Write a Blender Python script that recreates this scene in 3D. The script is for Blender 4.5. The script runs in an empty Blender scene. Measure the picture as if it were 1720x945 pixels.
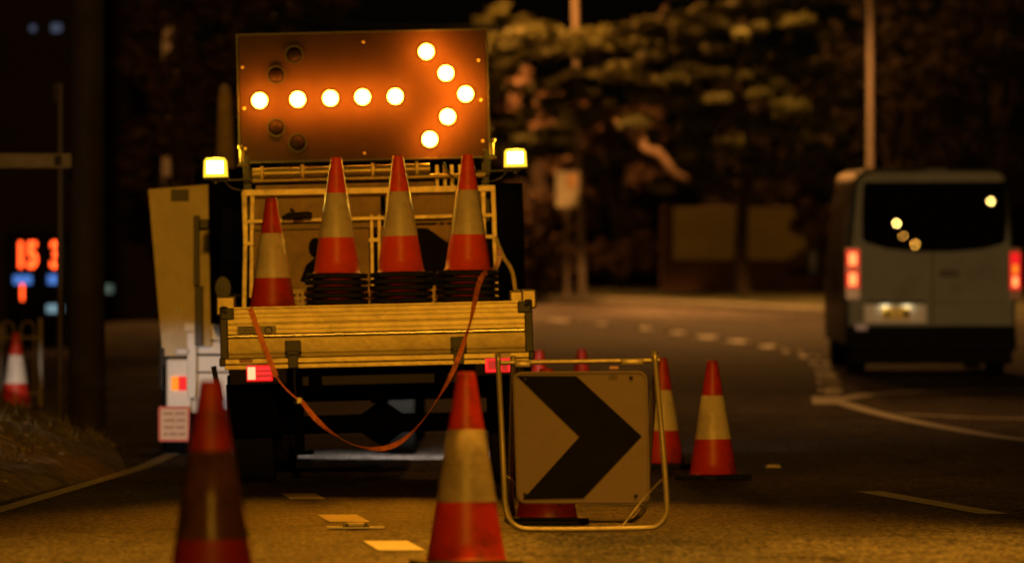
import bpy, bmesh, math, random
from mathutils import Vector, Matrix, noise as mnoise
random.seed(7)
sc = bpy.context.scene
R = math.radians
F = 9556.0            # focal length of the photograph in its own pixels (200 mm on 36 mm, 1720 px wide)
CAMZ = 0.865
HY = 560.0            # picture row of the horizon

# ------------------------------------------------------------------ camera
cam_data = bpy.data.cameras.new('camera')
cam = bpy.data.objects.new('camera', cam_data)
sc.collection.objects.link(cam)
cam_data.sensor_width = 36
cam_data.lens = 200
cam_data.clip_start = 0.5
cam_data.clip_end = 3000
cam.location = (0, 0, CAMZ)
cam.rotation_euler = (R(90) + math.atan((HY - 472.5) / F), 0, 0)
cam_data.dof.use_dof = True
cam_data.dof.focus_distance = 28.5
cam_data.dof.aperture_fstop = 2.9
sc.camera = cam

# ------------------------------------------------------------------ night sky
world = bpy.data.worlds.new('World')
sc.world = world
world.use_nodes = True
wn = world.node_tree
bg = wn.nodes['Background']
sky = wn.nodes.new('ShaderNodeTexSky')
sky.sky_type = 'NISHITA'
sky.sun_disc = False
sky.sun_elevation = R(2)
sky.sun_rotation = R(200)
wn.links.new(sky.outputs[0], bg.inputs[0])
bg.inputs[1].default_value = 0.0005

# ------------------------------------------------------------------ exposure
sc.view_settings.view_transform = 'Standard'
sc.view_settings.look = 'None'
sc.view_settings.exposure = 0.0
sc.view_settings.gamma = 1.0
sc.view_settings.use_curve_mapping = False
sc.render.engine = 'CYCLES'
sc.cycles.max_bounces = 5
sc.cycles.diffuse_bounces = 2
sc.cycles.glossy_bounces = 3
sc.cycles.transmission_bounces = 3
sc.cycles.caustics_reflective = False
sc.cycles.caustics_refractive = False
sc.cycles.sample_clamp_indirect = 4.0
sc.cycles.use_denoising = True
sc.cycles.sample_clamp_direct = 30.0

AMBER = (1.0, 0.41, 0.024)
SODIUM = (1.0, 0.40, 0.085)

def lamp(name, loc, power, color, radius=0.2, kind='POINT', target=None, size=None, blend=0.5):
    d = bpy.data.lights.new(name, kind)
    d.energy = power
    d.color = color
    d.shadow_soft_size = radius
    o = bpy.data.objects.new(name, d)
    sc.collection.objects.link(o)
    o.location = loc
    if kind == 'SPOT':
        d.spot_size = size
        d.spot_blend = blend
        v = Vector(target) - Vector(loc)
        o.rotation_euler = v.to_track_quat('-Z', 'Y').to_euler()
    return o

# sodium street lamps along the road behind the photographer (their row shows in the van's rear window)
KEY = 1.0
lamp('street_light_key', (1.5, -26, 6.9), 44000 * KEY, AMBER, 0.25, 'SPOT', (0.15, 34, 4.2), R(15.4), 0.8)
lamp('street_light_overhead', (1.1, 22.1, 8.0), 4300, AMBER, 0.25, 'SPOT', (1.1, 21.4, 0.0), R(70), 1.0)
# the lamp over the bend
lamp('street_light_bend', (4.6, 108.0, 9.2), 6800, SODIUM, 0.25, 'SPOT', (4.6, 107.0, 0.0), R(161), 0.35)
lamp('island_fill', (6.4, 51.0, 8.2), 620, SODIUM, 0.25, 'SPOT', (5.0, 51.0, 0.1), R(100), 1.0)  # added unseen fill lamp that brightens the painted island lines
lamp('tree_glow_fill', (0.5, 124.6, 6.3), 800, (1.0, 0.36, 0.07), 0.25)  # added unseen fill lamp giving the back trees an orange glow
lamp('street_light_far', (-0.6, 116.5, 9.3), 3600, (1.0, 0.36, 0.06), 0.25)
# low beam of a car waiting behind the photographer, on the left
lamp('car_low_beam', (-5.2, 8, 0.72), 7200, (0.96, 0.97, 0.98), 0.08, 'SPOT', (-2.3, 39, 0.36), R(2.2), 0.4)
lamp('car_low_beam', (-6.4, 8, 0.72), 16000, (1.0, 0.86, 0.68), 0.08, 'SPOT', (-3.55, 37.5, -0.1), R(3.4), 0.9)
lamp('car_low_beam', (-6.4, 8, 0.72), 26000, (1.0, 0.95, 0.86), 0.08, 'SPOT', (-4.53, 52, 0.36), R(1.15), 0.6)
# low beam of the lit truck on the road just ahead of it, seen under its chassis
lamp('truck_low_beam', (-0.7, 38.2, 0.8), 170, (1.0, 0.86, 0.68), 0.08, 'SPOT', (-0.7, 40.5, 0.0), R(110), 0.8)

lamp('car_low_beam', (4.2, 20, 0.75), 1900, (1.0, 0.92, 0.70), 0.08, 'SPOT', (4.76, 64.6, 1.5), R(4.6), 0.6)

# ------------------------------------------------------------------ helpers
def lin(c):
    return tuple(((v / 255 + 0.055) / 1.055) ** 2.4 if v > 10 else v / 255 / 12.92 for v in c)

def mat(name, col, rough=0.5, metal=0.0, var=0.0, scale=8.0, bump=0.0, bscale=60.0, spec=0.5, coat=0.0, dirt=None, dscale=3.0, damt=0.5):
    m = bpy.data.materials.new(name)
    m.use_nodes = True
    nt = m.node_tree
    p = nt.nodes['Principled BSDF']
    p.inputs['Roughness'].default_value = rough
    p.inputs['Metallic'].default_value = metal
    p.inputs['Specular IOR Level'].default_value = spec
    p.inputs['Coat Weight'].default_value = coat
    tc = nt.nodes.new('ShaderNodeTexCoord')
    cur = None
    base = nt.nodes.new('ShaderNodeRGB')
    base.outputs[0].default_value = (*col, 1)
    cur = base.outputs[0]
    if var > 0:
        n = nt.nodes.new('ShaderNodeTexNoise')
        n.inputs['Scale'].default_value = scale
        n.inputs['Detail'].default_value = 6
        n.inputs['Roughness'].default_value = 0.65
        nt.links.new(tc.outputs['Object'], n.inputs['Vector'])
        mr = nt.nodes.new('ShaderNodeMapRange')
        mr.inputs[1].default_value = 0.3
        mr.inputs[2].default_value = 0.7
        mr.inputs[3].default_value = 1 - var
        mr.inputs[4].default_value = 1 + var
        nt.links.new(n.outputs[0], mr.inputs[0])
        mx = nt.nodes.new('ShaderNodeVectorMath')
        mx.operation = 'SCALE'
        nt.links.new(cur, mx.inputs[0])
        nt.links.new(mr.outputs[0], mx.inputs['Scale'])
        cur = mx.outputs[0]
    if dirt:
        n = nt.nodes.new('ShaderNodeTexNoise')
        n.inputs['Scale'].default_value = dscale
        n.inputs['Detail'].default_value = 8
        n.inputs['Roughness'].default_value = 0.7
        nt.links.new(tc.outputs['Object'], n.inputs['Vector'])
        mr = nt.nodes.new('ShaderNodeMapRange')
        mr.inputs[1].default_value = 0.48
        mr.inputs[2].default_value = 0.68
        mr.inputs[3].default_value = 0
        mr.inputs[4].default_value = damt
        nt.links.new(n.outputs[0], mr.inputs[0])
        mix = nt.nodes.new('ShaderNodeMix')
        mix.data_type = 'RGBA'
        nt.links.new(mr.outputs[0], mix.inputs['Factor'])
        nt.links.new(cur, mix.inputs['A'])
        mix.inputs['B'].default_value = (*dirt, 1)
        cur = mix.outputs['Result']
    nt.links.new(cur, p.inputs['Base Color'])
    if bump > 0:
        n = nt.nodes.new('ShaderNodeTexNoise')
        n.inputs['Scale'].default_value = bscale
        n.inputs['Detail'].default_value = 4
        nt.links.new(tc.outputs['Object'], n.inputs['Vector'])
        b = nt.nodes.new('ShaderNodeBump')
        b.inputs['Strength'].default_value = bump
        b.inputs['Distance'].default_value = 0.01
        nt.links.new(n.outputs[0], b.inputs['Height'])
        nt.links.new(b.outputs[0], p.inputs['Normal'])
    return m

def emat(name, col, strength, base=(0.05, 0.05, 0.05)):
    m = bpy.data.materials.new(name)
    m.use_nodes = True
    p = m.node_tree.nodes['Principled BSDF']
    p.inputs['Base Color'].default_value = (*base, 1)
    p.inputs['Emission Color'].default_value = (*col, 1)
    p.inputs['Emission Strength'].default_value = strength
    p.inputs['Roughness'].default_value = 0.4
    p.inputs['Specular IOR Level'].default_value = 0.08
    return m

def P(px, py, D):
    """picture point (1720 x 945) at distance D along the road -> world point"""
    return Vector(((px - 860) / F * D, D, CAMZ + (HY - py) / F * D))

# height of the road: flat to 36 m, then a steady climb into the bend
def zraw(D):
    if D <= 36: return 0.0
    D = min(D, 134)
    return 0.00451 * (D - 36) ** 1.318
ROWS = [-60 + 2 * i for i in range(106)]      # to 150
def zf(D):
    if D <= -60: return 0.0
    if D >= 150: return zraw(150)
    i = int((D + 60) // 2)
    a = ROWS[min(i, len(ROWS) - 1)]
    t = (D - a) / 2
    return zraw(a) * (1 - t) + zraw(a + 2) * t

class MB:
    def __init__(self): self.bm = bmesh.new()
    def box(self, c, s, rot=None, bevel=0.0):
        r = bmesh.ops.create_cube(self.bm, size=1.0)
        vs = r['verts']
        M = Matrix.Diagonal((*s, 1))
        if rot is not None: M = rot.to_4x4() @ M
        M = Matrix.Translation(Vector(c)) @ M
        bmesh.ops.transform(self.bm, matrix=M, verts=vs)
        if bevel > 0:
            es = list({e for v in vs for e in v.link_edges})
            bmesh.ops.bevel(self.bm, geom=es, offset=bevel, segments=2, affect='EDGES', profile=0.5)
        return self
    def tube(self, pts, r, n=10, closed=False):
        pts = [Vector(p) for p in pts]
        N = len(pts)
        rr = r if isinstance(r, (list, tuple)) else [r] * N
        rings = []
        ref = None
        for i, p in enumerate(pts):
            if closed: t = (pts[(i + 1) % N] - pts[i - 1])
            elif i == 0: t = pts[1] - pts[0]
            elif i == N - 1: t = pts[-1] - pts[-2]
            else: t = (pts[i + 1] - p).normalized() + (p - pts[i - 1]).normalized()
            t.normalize()
            if ref is None:
                ref = Vector((0, 0, 1)) if abs(t.z) < 0.9 else Vector((1, 0, 0))
            u = ref - t * ref.dot(t)
            if u.length < 1e-4: u = t.orthogonal()
            u.normalize(); ref = u
            w = t.cross(u)
            rings.append([self.bm.verts.new(p + (u * math.cos(2 * math.pi * k / n) + w * math.sin(2 * math.pi * k / n)) * rr[i]) for k in range(n)])
        for i in range(N if closed else N - 1):
            a, b = rings[i], rings[(i + 1) % N]
            for k in range(n):
                self.bm.faces.new((a[k], a[(k + 1) % n], b[(k + 1) % n], b[k]))
        if not closed:
            self.bm.faces.new(rings[0][::-1]); self.bm.faces.new(rings[-1])
        return self
    def lathe(self, prof, n=32, c=(0, 0, 0), axis='Z', closed=False):
        c = Vector(c)
        rings = []
        for (r, z) in prof:
            ring = []
            for k in range(n):
                a = 2 * math.pi * k / n
                v = (r * math.cos(a), r * math.sin(a), z)
                if axis == 'X': v = (v[2], v[0], v[1])
                elif axis == 'Y': v = (v[0], v[2], v[1])
                ring.append(self.bm.verts.new(c + Vector(v)))
            rings.append(ring)
        m = len(rings)
        for i in range(m if closed else m - 1):
            a, b = rings[i], rings[(i + 1) % m]
            for k in range(n):
                self.bm.faces.new((a[k], a[(k + 1) % n], b[(k + 1) % n], b[k]))
        if not closed:
            if prof[0][0] > 1e-4: self.bm.faces.new(rings[0][::-1])
            if prof[-1][0] > 1e-4: self.bm.faces.new(rings[-1])
        return self
    def prism(self, pts, thick):
        pts = [Vector(p) for p in pts]; t = Vector(thick)
        a = [self.bm.verts.new(p) for p in pts]
        b = [self.bm.verts.new(p + t) for p in pts]
        self.bm.faces.new(a); self.bm.faces.new(b[::-1])
        n = len(a)
        for i in range(n):
            self.bm.faces.new((a[i], b[i], b[(i + 1) % n], a[(i + 1) % n]))
        return self
    def loft(self, rings, cap=True):
        R_ = [[self.bm.verts.new(Vector(p)) for p in ring] for ring in rings]
        n = len(R_[0])
        for a, b in zip(R_, R_[1:]):
            for k in range(n):
                self.bm.faces.new((a[k], a[(k + 1) % n], b[(k + 1) % n], b[k]))
        if cap:
            self.bm.faces.new(R_[0][::-1]); self.bm.faces.new(R_[-1])
        return self
    def grid(self, rows):
        V = [[self.bm.verts.new(Vector(p)) for p in row] for row in rows]
        for a, b in zip(V, V[1:]):
            for i in range(len(a) - 1):
                self.bm.faces.new((a[i], a[i + 1], b[i + 1], b[i]))
        return self
    def build(self, name, m=None, parent=None, smooth=None, loc=None, normals=True):
        if normals: bmesh.ops.recalc_face_normals(self.bm, faces=self.bm.faces)
        me = bpy.data.meshes.new(name)
        self.bm.to_mesh(me); self.bm.free()
        if m: me.materials.append(m)
        if smooth is not None:
            for p in me.polygons: p.use_smooth = True
            if smooth < 180:
                me.set_sharp_from_angle(angle=R(smooth))
        o = bpy.data.objects.new(name, me)
        sc.collection.objects.link(o)
        if parent: o.parent = parent
        if loc: o.location = loc
        return o

def tag(o, label=None, cat=None, group=None, kind=None):
    if label: o['label'] = label
    if cat: o['category'] = cat
    if group: o['group'] = group
    if kind: o['kind'] = kind
    return o
def thing(name, label, cat, loc=(0, 0, 0), rot=(0, 0, 0), group=None):
    o = bpy.data.objects.new(name, None)
    sc.collection.objects.link(o)
    o.empty_display_size = 0.2
    o.location = loc; o.rotation_euler = rot
    return tag(o, label, cat, group)
def copy_tree(o, parent=None):
    kids = [c for c in sc.objects if c.parent == o]
    c = o.copy(); sc.collection.objects.link(c)
    if parent: c.parent = parent
    for k in kids: copy_tree(k, c)
    return c
def arc(c, u, v, r, a0, a1, n=8):
    c, u, v = Vector(c), Vector(u), Vector(v)
    return [c + u * (r * math.cos(a0 + (a1 - a0) * i / n)) + v * (r * math.sin(a0 + (a1 - a0) * i / n)) for i in range(n + 1)]
def smooth_curve(pts, n=8):
    pts = [Vector(p) for p in pts]
    P_ = [pts[0]] + pts + [pts[-1]]
    out = []
    for i in range(1, len(P_) - 2):
        p0, p1, p2, p3 = P_[i - 1], P_[i], P_[i + 1], P_[i + 2]
        for k in range(n):
            t = k / n
            out.append(0.5 * ((2 * p1) + (p2 - p0) * t + (2 * p0 - 5 * p1 + 4 * p2 - p3) * t * t + (3 * p1 - p0 - 3 * p2 + p3) * t ** 3))
    out.append(pts[-1])
    return out
def text_mesh(body, size, name, m, parent, loc, depth=0.004, xs=0.66):
    cu = bpy.data.curves.new('t', 'FONT')
    cu.body = body; cu.size = size; cu.extrude = depth
    cu.align_x = 'CENTER'; cu.align_y = 'CENTER'
    cu.offset = size * 0.03
    to = bpy.data.objects.new('t', cu)
    sc.collection.objects.link(to)
    dg = bpy.context.evaluated_depsgraph_get()
    me = bpy.data.meshes.new_from_object(to.evaluated_get(dg))
    bpy.data.objects.remove(to); bpy.data.curves.remove(cu)
    me.transform(Matrix.Rotation(R(90), 4, 'X') @ Matrix.Diagonal((xs, 1, 1, 1)))
    me.name = name
    me.materials.clear(); me.materials.append(m)
    o = bpy.data.objects.new(name, me)
    sc.collection.objects.link(o)
    o.parent = parent; o.location = loc
    return o

# ------------------------------------------------------------------ materials
def asphalt_mat():
    m = bpy.data.materials.new('asphalt')
    m.use_nodes = True
    nt = m.node_tree; p = nt.nodes['Principled BSDF']
    tc = nt.nodes.new('ShaderNodeTexCoord')
    def noise_(scale, detail=4, rough=0.6, vec=None):
        n = nt.nodes.new('ShaderNodeTexNoise')
        n.inputs['Scale'].default_value = scale; n.inputs['Detail'].default_value = detail; n.inputs['Roughness'].default_value = rough
        nt.links.new(vec or tc.outputs['Object'], n.inputs['Vector'])
        return n
    big = noise_(0.35, 5)
    mp = nt.nodes.new('ShaderNodeMapping'); mp.inputs['Scale'].default_value = (1.0, 0.18, 1.0)
    nt.links.new(tc.outputs['Object'], mp.inputs[0])
    wheel = noise_(0.9, 4, 0.6, mp.outputs[0])
    mp2 = nt.nodes.new('ShaderNodeMapping'); mp2.inputs['Scale'].default_value = (1.0, 0.35, 1.0)
    nt.links.new(tc.outputs['Object'], mp2.inputs[0])
    vor = nt.nodes.new('ShaderNodeTexVoronoi'); vor.inputs['Scale'].default_value = 62
    nt.links.new(mp2.outputs[0], vor.inputs['Vector'])
    vs = nt.nodes.new('ShaderNodeSeparateColor'); nt.links.new(vor.outputs['Color'], vs.inputs[0])
    rmp = nt.nodes.new('ShaderNodeMapRange')
    rmp.inputs[1].default_value = 0; rmp.inputs[2].default_value = 1; rmp.inputs[3].default_value = 0.02; rmp.inputs[4].default_value = 2.7
    nt.links.new(vs.outputs[0], rmp.inputs[0])
    add = nt.nodes.new('ShaderNodeMath'); add.operation = 'ADD'
    nt.links.new(big.outputs[0], add.inputs[0]); nt.links.new(wheel.outputs[0], add.inputs[1])
    r2 = nt.nodes.new('ShaderNodeMapRange')
    r2.inputs[1].default_value = 0.7; r2.inputs[2].default_value = 1.3; r2.inputs[3].default_value = 0.055; r2.inputs[4].default_value = 0.11
    nt.links.new(add.outputs[0], r2.inputs[0])
    mul = nt.nodes.new('ShaderNodeMath'); mul.operation = 'MULTIPLY'
    nt.links.new(r2.outputs[0], mul.inputs[0]); nt.links.new(rmp.outputs[0], mul.inputs[1])
    # tar patches, and fine cracks along a warped cell pattern
    wmix = nt.nodes.new('ShaderNodeVectorMath'); wmix.operation = 'ADD'
    wn_ = noise_(1.6, 4); ws = nt.nodes.new('ShaderNodeVectorMath'); ws.operation = 'SCALE'; ws.inputs['Scale'].default_value = 0.8
    nt.links.new(wn_.outputs['Color'], ws.inputs[0]); nt.links.new(tc.outputs['Object'], wmix.inputs[0]); nt.links.new(ws.outputs[0], wmix.inputs[1])
    ck = nt.nodes.new('ShaderNodeTexVoronoi'); ck.feature = 'DISTANCE_TO_EDGE'; ck.inputs['Scale'].default_value = 0.42
    nt.links.new(wmix.outputs[0], ck.inputs['Vector'])
    cr_ = nt.nodes.new('ShaderNodeMapRange'); cr_.inputs[1].default_value = 0.004; cr_.inputs[2].default_value = 0.016; cr_.inputs[3].default_value = 0.30; cr_.inputs[4].default_value = 1.0
    nt.links.new(ck.outputs['Distance'], cr_.inputs[0])
    st = noise_(0.55, 6, 0.7, mp.outputs[0])
    sr = nt.nodes.new('ShaderNodeMapRange'); sr.inputs[1].default_value = 0.40; sr.inputs[2].default_value = 0.56; sr.inputs[3].default_value = 0.55; sr.inputs[4].default_value = 1.12
    nt.links.new(st.outputs[0], sr.inputs[0])
    for src in (cr_, sr):
        mmm = nt.nodes.new('ShaderNodeMath'); mmm.operation = 'MULTIPLY'
        nt.links.new(mul.outputs[0], mmm.inputs[0]); nt.links.new(src.outputs[0], mmm.inputs[1]); mul = mmm
    col = nt.nodes.new('ShaderNodeCombineColor')
    for i, k in enumerate((1.0, 0.88, 0.85)):
        mm = nt.nodes.new('ShaderNodeMath'); mm.operation = 'MULTIPLY'; mm.inputs[1].default_value = k
        nt.links.new(mul.outputs[0], mm.inputs[0]); nt.links.new(mm.outputs[0], col.inputs[i])
    nt.links.new(col.outputs[0], p.inputs['Base Color'])
    p.inputs['Roughness'].default_value = 0.8
    p.inputs['Specular IOR Level'].default_value = 0.05
    fine = noise_(90, 3)
    b = nt.nodes.new('ShaderNodeBump'); b.inputs['Strength'].default_value = 0.9; b.inputs['Distance'].default_value = 0.006
    nt.links.new(vor.outputs['Distance'], b.inputs['Height'])
    b2 = nt.nodes.new('ShaderNodeBump'); b2.inputs['Strength'].default_value = 0.5; b2.inputs['Distance'].default_value = 0.006
    nt.links.new(fine.outputs[0], b2.inputs['Height']); nt.links.new(b.outputs[0], b2.inputs['Normal'])
    nt.links.new(b2.outputs[0], p.inputs['Normal'])
    return m
M = {}
M['asphalt'] = asphalt_mat()
M['soil'] = mat('soil', (0.26, 0.21, 0.15), 0.95, var=0.7, scale=7, bump=1.0, bscale=16, dirt=(0.08, 0.06, 0.04), dscale=2.5, damt=0.8)
M['verge'] = mat('verge_grass', (0.055, 0.06, 0.025), 0.95, var=0.6, scale=2, bump=1.0, bscale=12)
M['kerb'] = mat('kerb_concrete', (0.28, 0.27, 0.25), 0.9, var=0.25, scale=6, bump=0.3)
M['paint'] = mat('road_paint', (0.74, 0.72, 0.67), 0.7, var=0.18, scale=14, bump=0.5, bscale=90, dirt=(0.10, 0.09, 0.08), dscale=30, damt=0.5)
M['paint_fresh'] = mat('road_paint_fresh', (0.80, 0.79, 0.76), 0.6, var=0.1, scale=10)
M['cone_red'] = mat('cone_plastic', (0.56, 0.032, 0.013), 0.42, var=0.15, scale=9, bump=0.06, bscale=30, coat=0.0, dirt=(0.10, 0.025, 0.015), dscale=5, damt=0.8)
M['cone_bright'] = mat('cone_plastic_bright', (0.95, 0.085, 0.02), 0.36, var=0.1, scale=9, bump=0.06, bscale=30, dirt=(0.25, 0.045, 0.02), dscale=6, damt=0.45)
M['cone_shaded_worn'] = mat('cone_plastic_shaded_worn', (0.50, 0.032, 0.016), 0.5, var=0.25, scale=7, bump=0.06, bscale=30, dirt=(0.05, 0.02, 0.014), dscale=4, damt=0.9)  # near cone's lack of light put into the colour, over the wear
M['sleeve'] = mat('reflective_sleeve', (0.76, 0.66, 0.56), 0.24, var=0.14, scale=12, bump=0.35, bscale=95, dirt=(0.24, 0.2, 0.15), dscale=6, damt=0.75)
M['sleeve_shaded_worn'] = mat('reflective_sleeve_shaded_worn', (0.15, 0.065, 0.04), 0.25, var=0.3, scale=8, bump=0.16, bscale=70, dirt=(0.03, 0.025, 0.02), dscale=5, damt=0.9)  # white sleeve darkened: shade put into its colour, with smudges
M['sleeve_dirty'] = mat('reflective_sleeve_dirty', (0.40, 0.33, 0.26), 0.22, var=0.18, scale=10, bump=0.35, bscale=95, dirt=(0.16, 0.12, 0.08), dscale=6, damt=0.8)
M['rubber'] = mat('black_rubber', (0.014, 0.0135, 0.013), 0.75, spec=0.2, var=0.3, scale=12, bump=0.2, bscale=60)
M['tyre'] = mat('tyre_rubber', (0.010, 0.010, 0.010), 0.9, var=0.2, spec=0.1)
M['alu'] = mat('aluminium', (0.34, 0.28, 0.125), 0.38, metal=0.5, var=0.2, scale=4, bump=0.12, bscale=30, dirt=(0.16, 0.12, 0.05), dscale=3.5, damt=0.6)
M['rack'] = mat('rack_steel', (0.80, 0.68, 0.38), 0.45, metal=0.2, var=0.25, scale=9, dirt=(0.15, 0.12, 0.08), dscale=8, damt=0.6)
M['galv'] = mat('galvanised_tube', (0.36, 0.31, 0.22), 0.38, metal=0.55, var=0.25, scale=14, bump=0.1, bscale=50, dirt=(0.12, 0.08, 0.04), dscale=14, damt=0.6)
M['black'] = mat('black_steel', (0.012, 0.012, 0.012), 0.5, var=0.3)
M['chassis'] = mat('chassis_black', (0.0016, 0.0016, 0.0016), 0.95, var=0.3, spec=0.02)
M['bar'] = mat('underrun_bar_steel', (0.035, 0.033, 0.031), 0.8, var=0.3, scale=5)
M['board'] = mat('arrow_board_face', (0.028, 0.013, 0.008), 0.8, spec=0.2, var=0.15, scale=6)
M['sign_face'] = mat('sign_face', (0.19, 0.15, 0.145), 0.75, spec=0.15, var=0.16, scale=5, bump=0.05, bscale=120, dirt=(0.13, 0.10, 0.08), dscale=5, damt=0.6)
M['sign_black'] = mat('sign_black', (0.006, 0.006, 0.006), 0.9, var=0.3, spec=0.1)
M['cream_dim'] = mat('darker_cream_board', (0.30, 0.22, 0.10), 0.65, var=0.25, scale=5, dirt=(0.12, 0.085, 0.04), dscale=4, damt=0.7)  # darker, browner copy of the cream panel colour
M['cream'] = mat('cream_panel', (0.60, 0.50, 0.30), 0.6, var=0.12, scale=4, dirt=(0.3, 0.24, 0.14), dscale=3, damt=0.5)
M['white'] = mat('white_paint', (0.74, 0.74, 0.72), 0.4, var=0.08, scale=4, dirt=(0.4, 0.38, 0.34), dscale=4, damt=0.4)
M['plastic_cream'] = mat('crate_plastic', (0.5, 0.42, 0.25), 0.5, var=0.1)
M['strap'] = mat('strap_webbing', (0.95, 0.27, 0.06), 0.6, var=0.35, scale=25, dirt=(0.12, 0.03, 0.015), dscale=10, damt=0.7)
M['van'] = mat('van_paint', (0.165, 0.20, 0.20), 0.42, var=0.08, scale=3, coat=0.06, spec=0.25, dirt=(0.08, 0.09, 0.08), dscale=2.2, damt=0.6)
M['glass'] = mat('dark_glass', (0.004, 0.004, 0.005), 0.0, spec=0.6)
M['glass_dull'] = mat('dull_glass', (0.006, 0.006, 0.007), 0.35, spec=0.3)
M['bumper'] = mat('bumper_plastic', (0.006, 0.006, 0.006), 0.8, var=0.2, spec=0.15)
M['timber'] = mat('timber_pole', (0.018, 0.013, 0.01), 0.9, var=0.4, scale=4, bump=0.6, bscale=20)
M['paletimber'] = mat('pale_timber', (0.26, 0.19, 0.11), 0.8, var=0.25, scale=6)
M['bark'] = mat('bark', (0.05, 0.036, 0.026), 0.95, var=0.4, scale=5, bump=1.0, bscale=15)
M['pole_pale'] = mat('pole_pale', (0.15, 0.12, 0.11), 0.6, var=0.1, scale=3)
M['post_dark'] = mat('post_shaded', (0.05, 0.04, 0.035), 0.8)  # darker copy of the pole steel, unlit left side put into its colour
M['pole'] = mat('pole_steel', (0.17, 0.135, 0.12), 0.6, var=0.1, scale=3)
M['wall'] = mat('rendered_wall', (0.6, 0.52, 0.42), 0.9, var=0.2, scale=1.2)
M['wallbase'] = mat('brick_base', (0.12, 0.065, 0.05), 0.9, var=0.25, scale=3)
M['house'] = mat('dark_render', (0.03, 0.02, 0.018), 0.9, var=0.3, scale=1)
M['fence'] = mat('barrier_steel', (0.2, 0.17, 0.12), 0.5, var=0.2, scale=6)
M['arrow_lamp'] = emat('arrow_lamp_lit', (1.0, 0.30, 0.02), 70.0)
M['lamp_off'] = mat('arrow_lamp_unlit', (0.014, 0.007, 0.004), 0.6, spec=0.08)
M['highlight_metal'] = mat('ridge_highlight_metal', (0.95, 0.88, 0.7), 0.27, metal=1.0, var=0.15, scale=7)  # bright metal for the added highlight tube on the tailgate ridge
M['beacon'] = emat('beacon_lens', (1.0, 0.62, 0.03), 1.6)
M['beacon_core'] = emat('beacon_core', (1.0, 0.9, 0.4), 9.0)
M['tail_red'] = emat('tail_light_lit', (1.0, 0.012, 0.014), 0.9, (0.02, 0.002, 0.002))
M['tail_hot'] = emat('tail_light_hot', (1.0, 0.018, 0.018), 2.2, (0.01, 0.002, 0.002))
M['tail_white'] = emat('tail_light_bulb', (1.0, 0.30, 0.14), 2.4, (0.01, 0.002, 0.002))
M['tail_van'] = emat('van_light_hot', (1.0, 0.26, 0.07), 2.2)
M['tail_dim'] = emat('tail_light_dim', (1.0, 0.04, 0.03), 0.5)
M['tail_amber'] = emat('tail_light_amber', (1.0, 0.26, 0.012), 1.1, (0.05, 0.01, 0.002))
M['reflector'] = mat('red_reflector', (0.25, 0.01, 0.01), 0.2)
M['led_red'] = emat('led_red', (1.0, 0.075, 0.012), 4.5)
M['led_blue'] = emat('led_blue', (0.07, 0.20, 0.62), 1.0)
M['led_pale'] = emat('led_pale', (0.25, 0.42, 0.5), 0.7)
M['win_blue'] = emat('window_blue', (0.16, 0.2, 0.32), 0.32)
M['win_green'] = emat('window_green', (0.16, 0.22, 0.17), 0.45)
M['plate_light'] = emat('plate_light', (1.0, 0.80, 0.42), 0.55)
M['plate_yellow'] = mat('number_plate_yellow', (0.7, 0.45, 0.05), 0.4)
M['label_grey'] = mat('grey_label', (0.30, 0.27, 0.2), 0.5)
M['hazard'] = mat('hazard_plate', (0.72, 0.52, 0.38), 0.5, var=0.1, scale=20)
M['hazard_red'] = mat('hazard_red', (0.6, 0.08, 0.04), 0.5)
M['hazard_mark'] = mat('hazard_mark', (0.5, 0.3, 0.2), 0.6)

def leaf_mat(name, col):
    m = mat(name, col, 0.75, var=0.5, scale=0.6)
    return m
M['leaf_pine'] = leaf_mat('pine_needles', (0.060, 0.062, 0.012))
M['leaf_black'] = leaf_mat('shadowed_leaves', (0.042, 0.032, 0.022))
M['leaf_glow'] = leaf_mat('glow_tinted_leaves', (0.085, 0.048, 0.026))  # lighter copy of the shadowed leaves, orange glow put into the colour

# ------------------------------------------------------------------ ground, road, verges
def sheet(name, xs, rows, dz, m):
    mb = MB()
    mb.grid([[(x, d, zf(d) + dz) for x in xs] for d in rows])
    o = mb.build(name, m)
    return tag(o, kind='structure')
sheet('ground', [-900, -60, 80, 900], [-400] + ROWS + [400, 1500], -0.03, M['soil'])
sheet('road', [-45, -20, -8, -3, 0, 3, 8, 20, 45], ROWS, 0.0, M['asphalt'])

def strip(mb, pts, w, dz=0.005, step=1.0):
    """ribbon of paint along (x, D) points, lying on the road"""
    out = []
    for a, b in zip(pts, pts[1:]):
        n = max(1, int(math.hypot(b[0] - a[0], b[1] - a[1]) / step))
        for i in range(n): out.append((a[0] + (b[0] - a[0]) * i / n, a[1] + (b[1] - a[1]) * i / n))
    out.append(pts[-1])
    rows = []
    for i, (x, d) in enumerate(out):
        p0 = out[max(0, i - 1)]; p1 = out[min(len(out) - 1, i + 1)]
        tx, ty = p1[0] - p0[0], p1[1] - p0[1]
        l = math.hypot(tx, ty) or 1
        nx, ny = -ty / l * w / 2, tx / l * w / 2
        rows.append([(x + nx, d + ny, zf(d + ny) + dz), (x - nx, d - ny, zf(d - ny) + dz)])
    mb.grid(rows)
mk = MB()
SL = -0.089
for y in (834, 871, 917):                       # continuity dashes left of the cones
    D = 0.865 * F / (y - HY)
    x = -1.11 + SL * (D - 30.2)
    strip(mk, [(x + 0.045, D - 0.52), (x - 0.045, D + 0.52)], 0.185)
tag(mk.build('lane_dashes', mat('road_paint_mid', (0.60, 0.54, 0.48), 0.75, var=0.2, scale=16, bump=0.3, bscale=80, dirt=(0.2, 0.17, 0.14), dscale=26, damt=0.5)), kind='structure')
mk = MB()
strip(mk, [(2.31, 27.2), (1.95, 31.1)], 0.15)   # lane line dashes on the right
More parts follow.
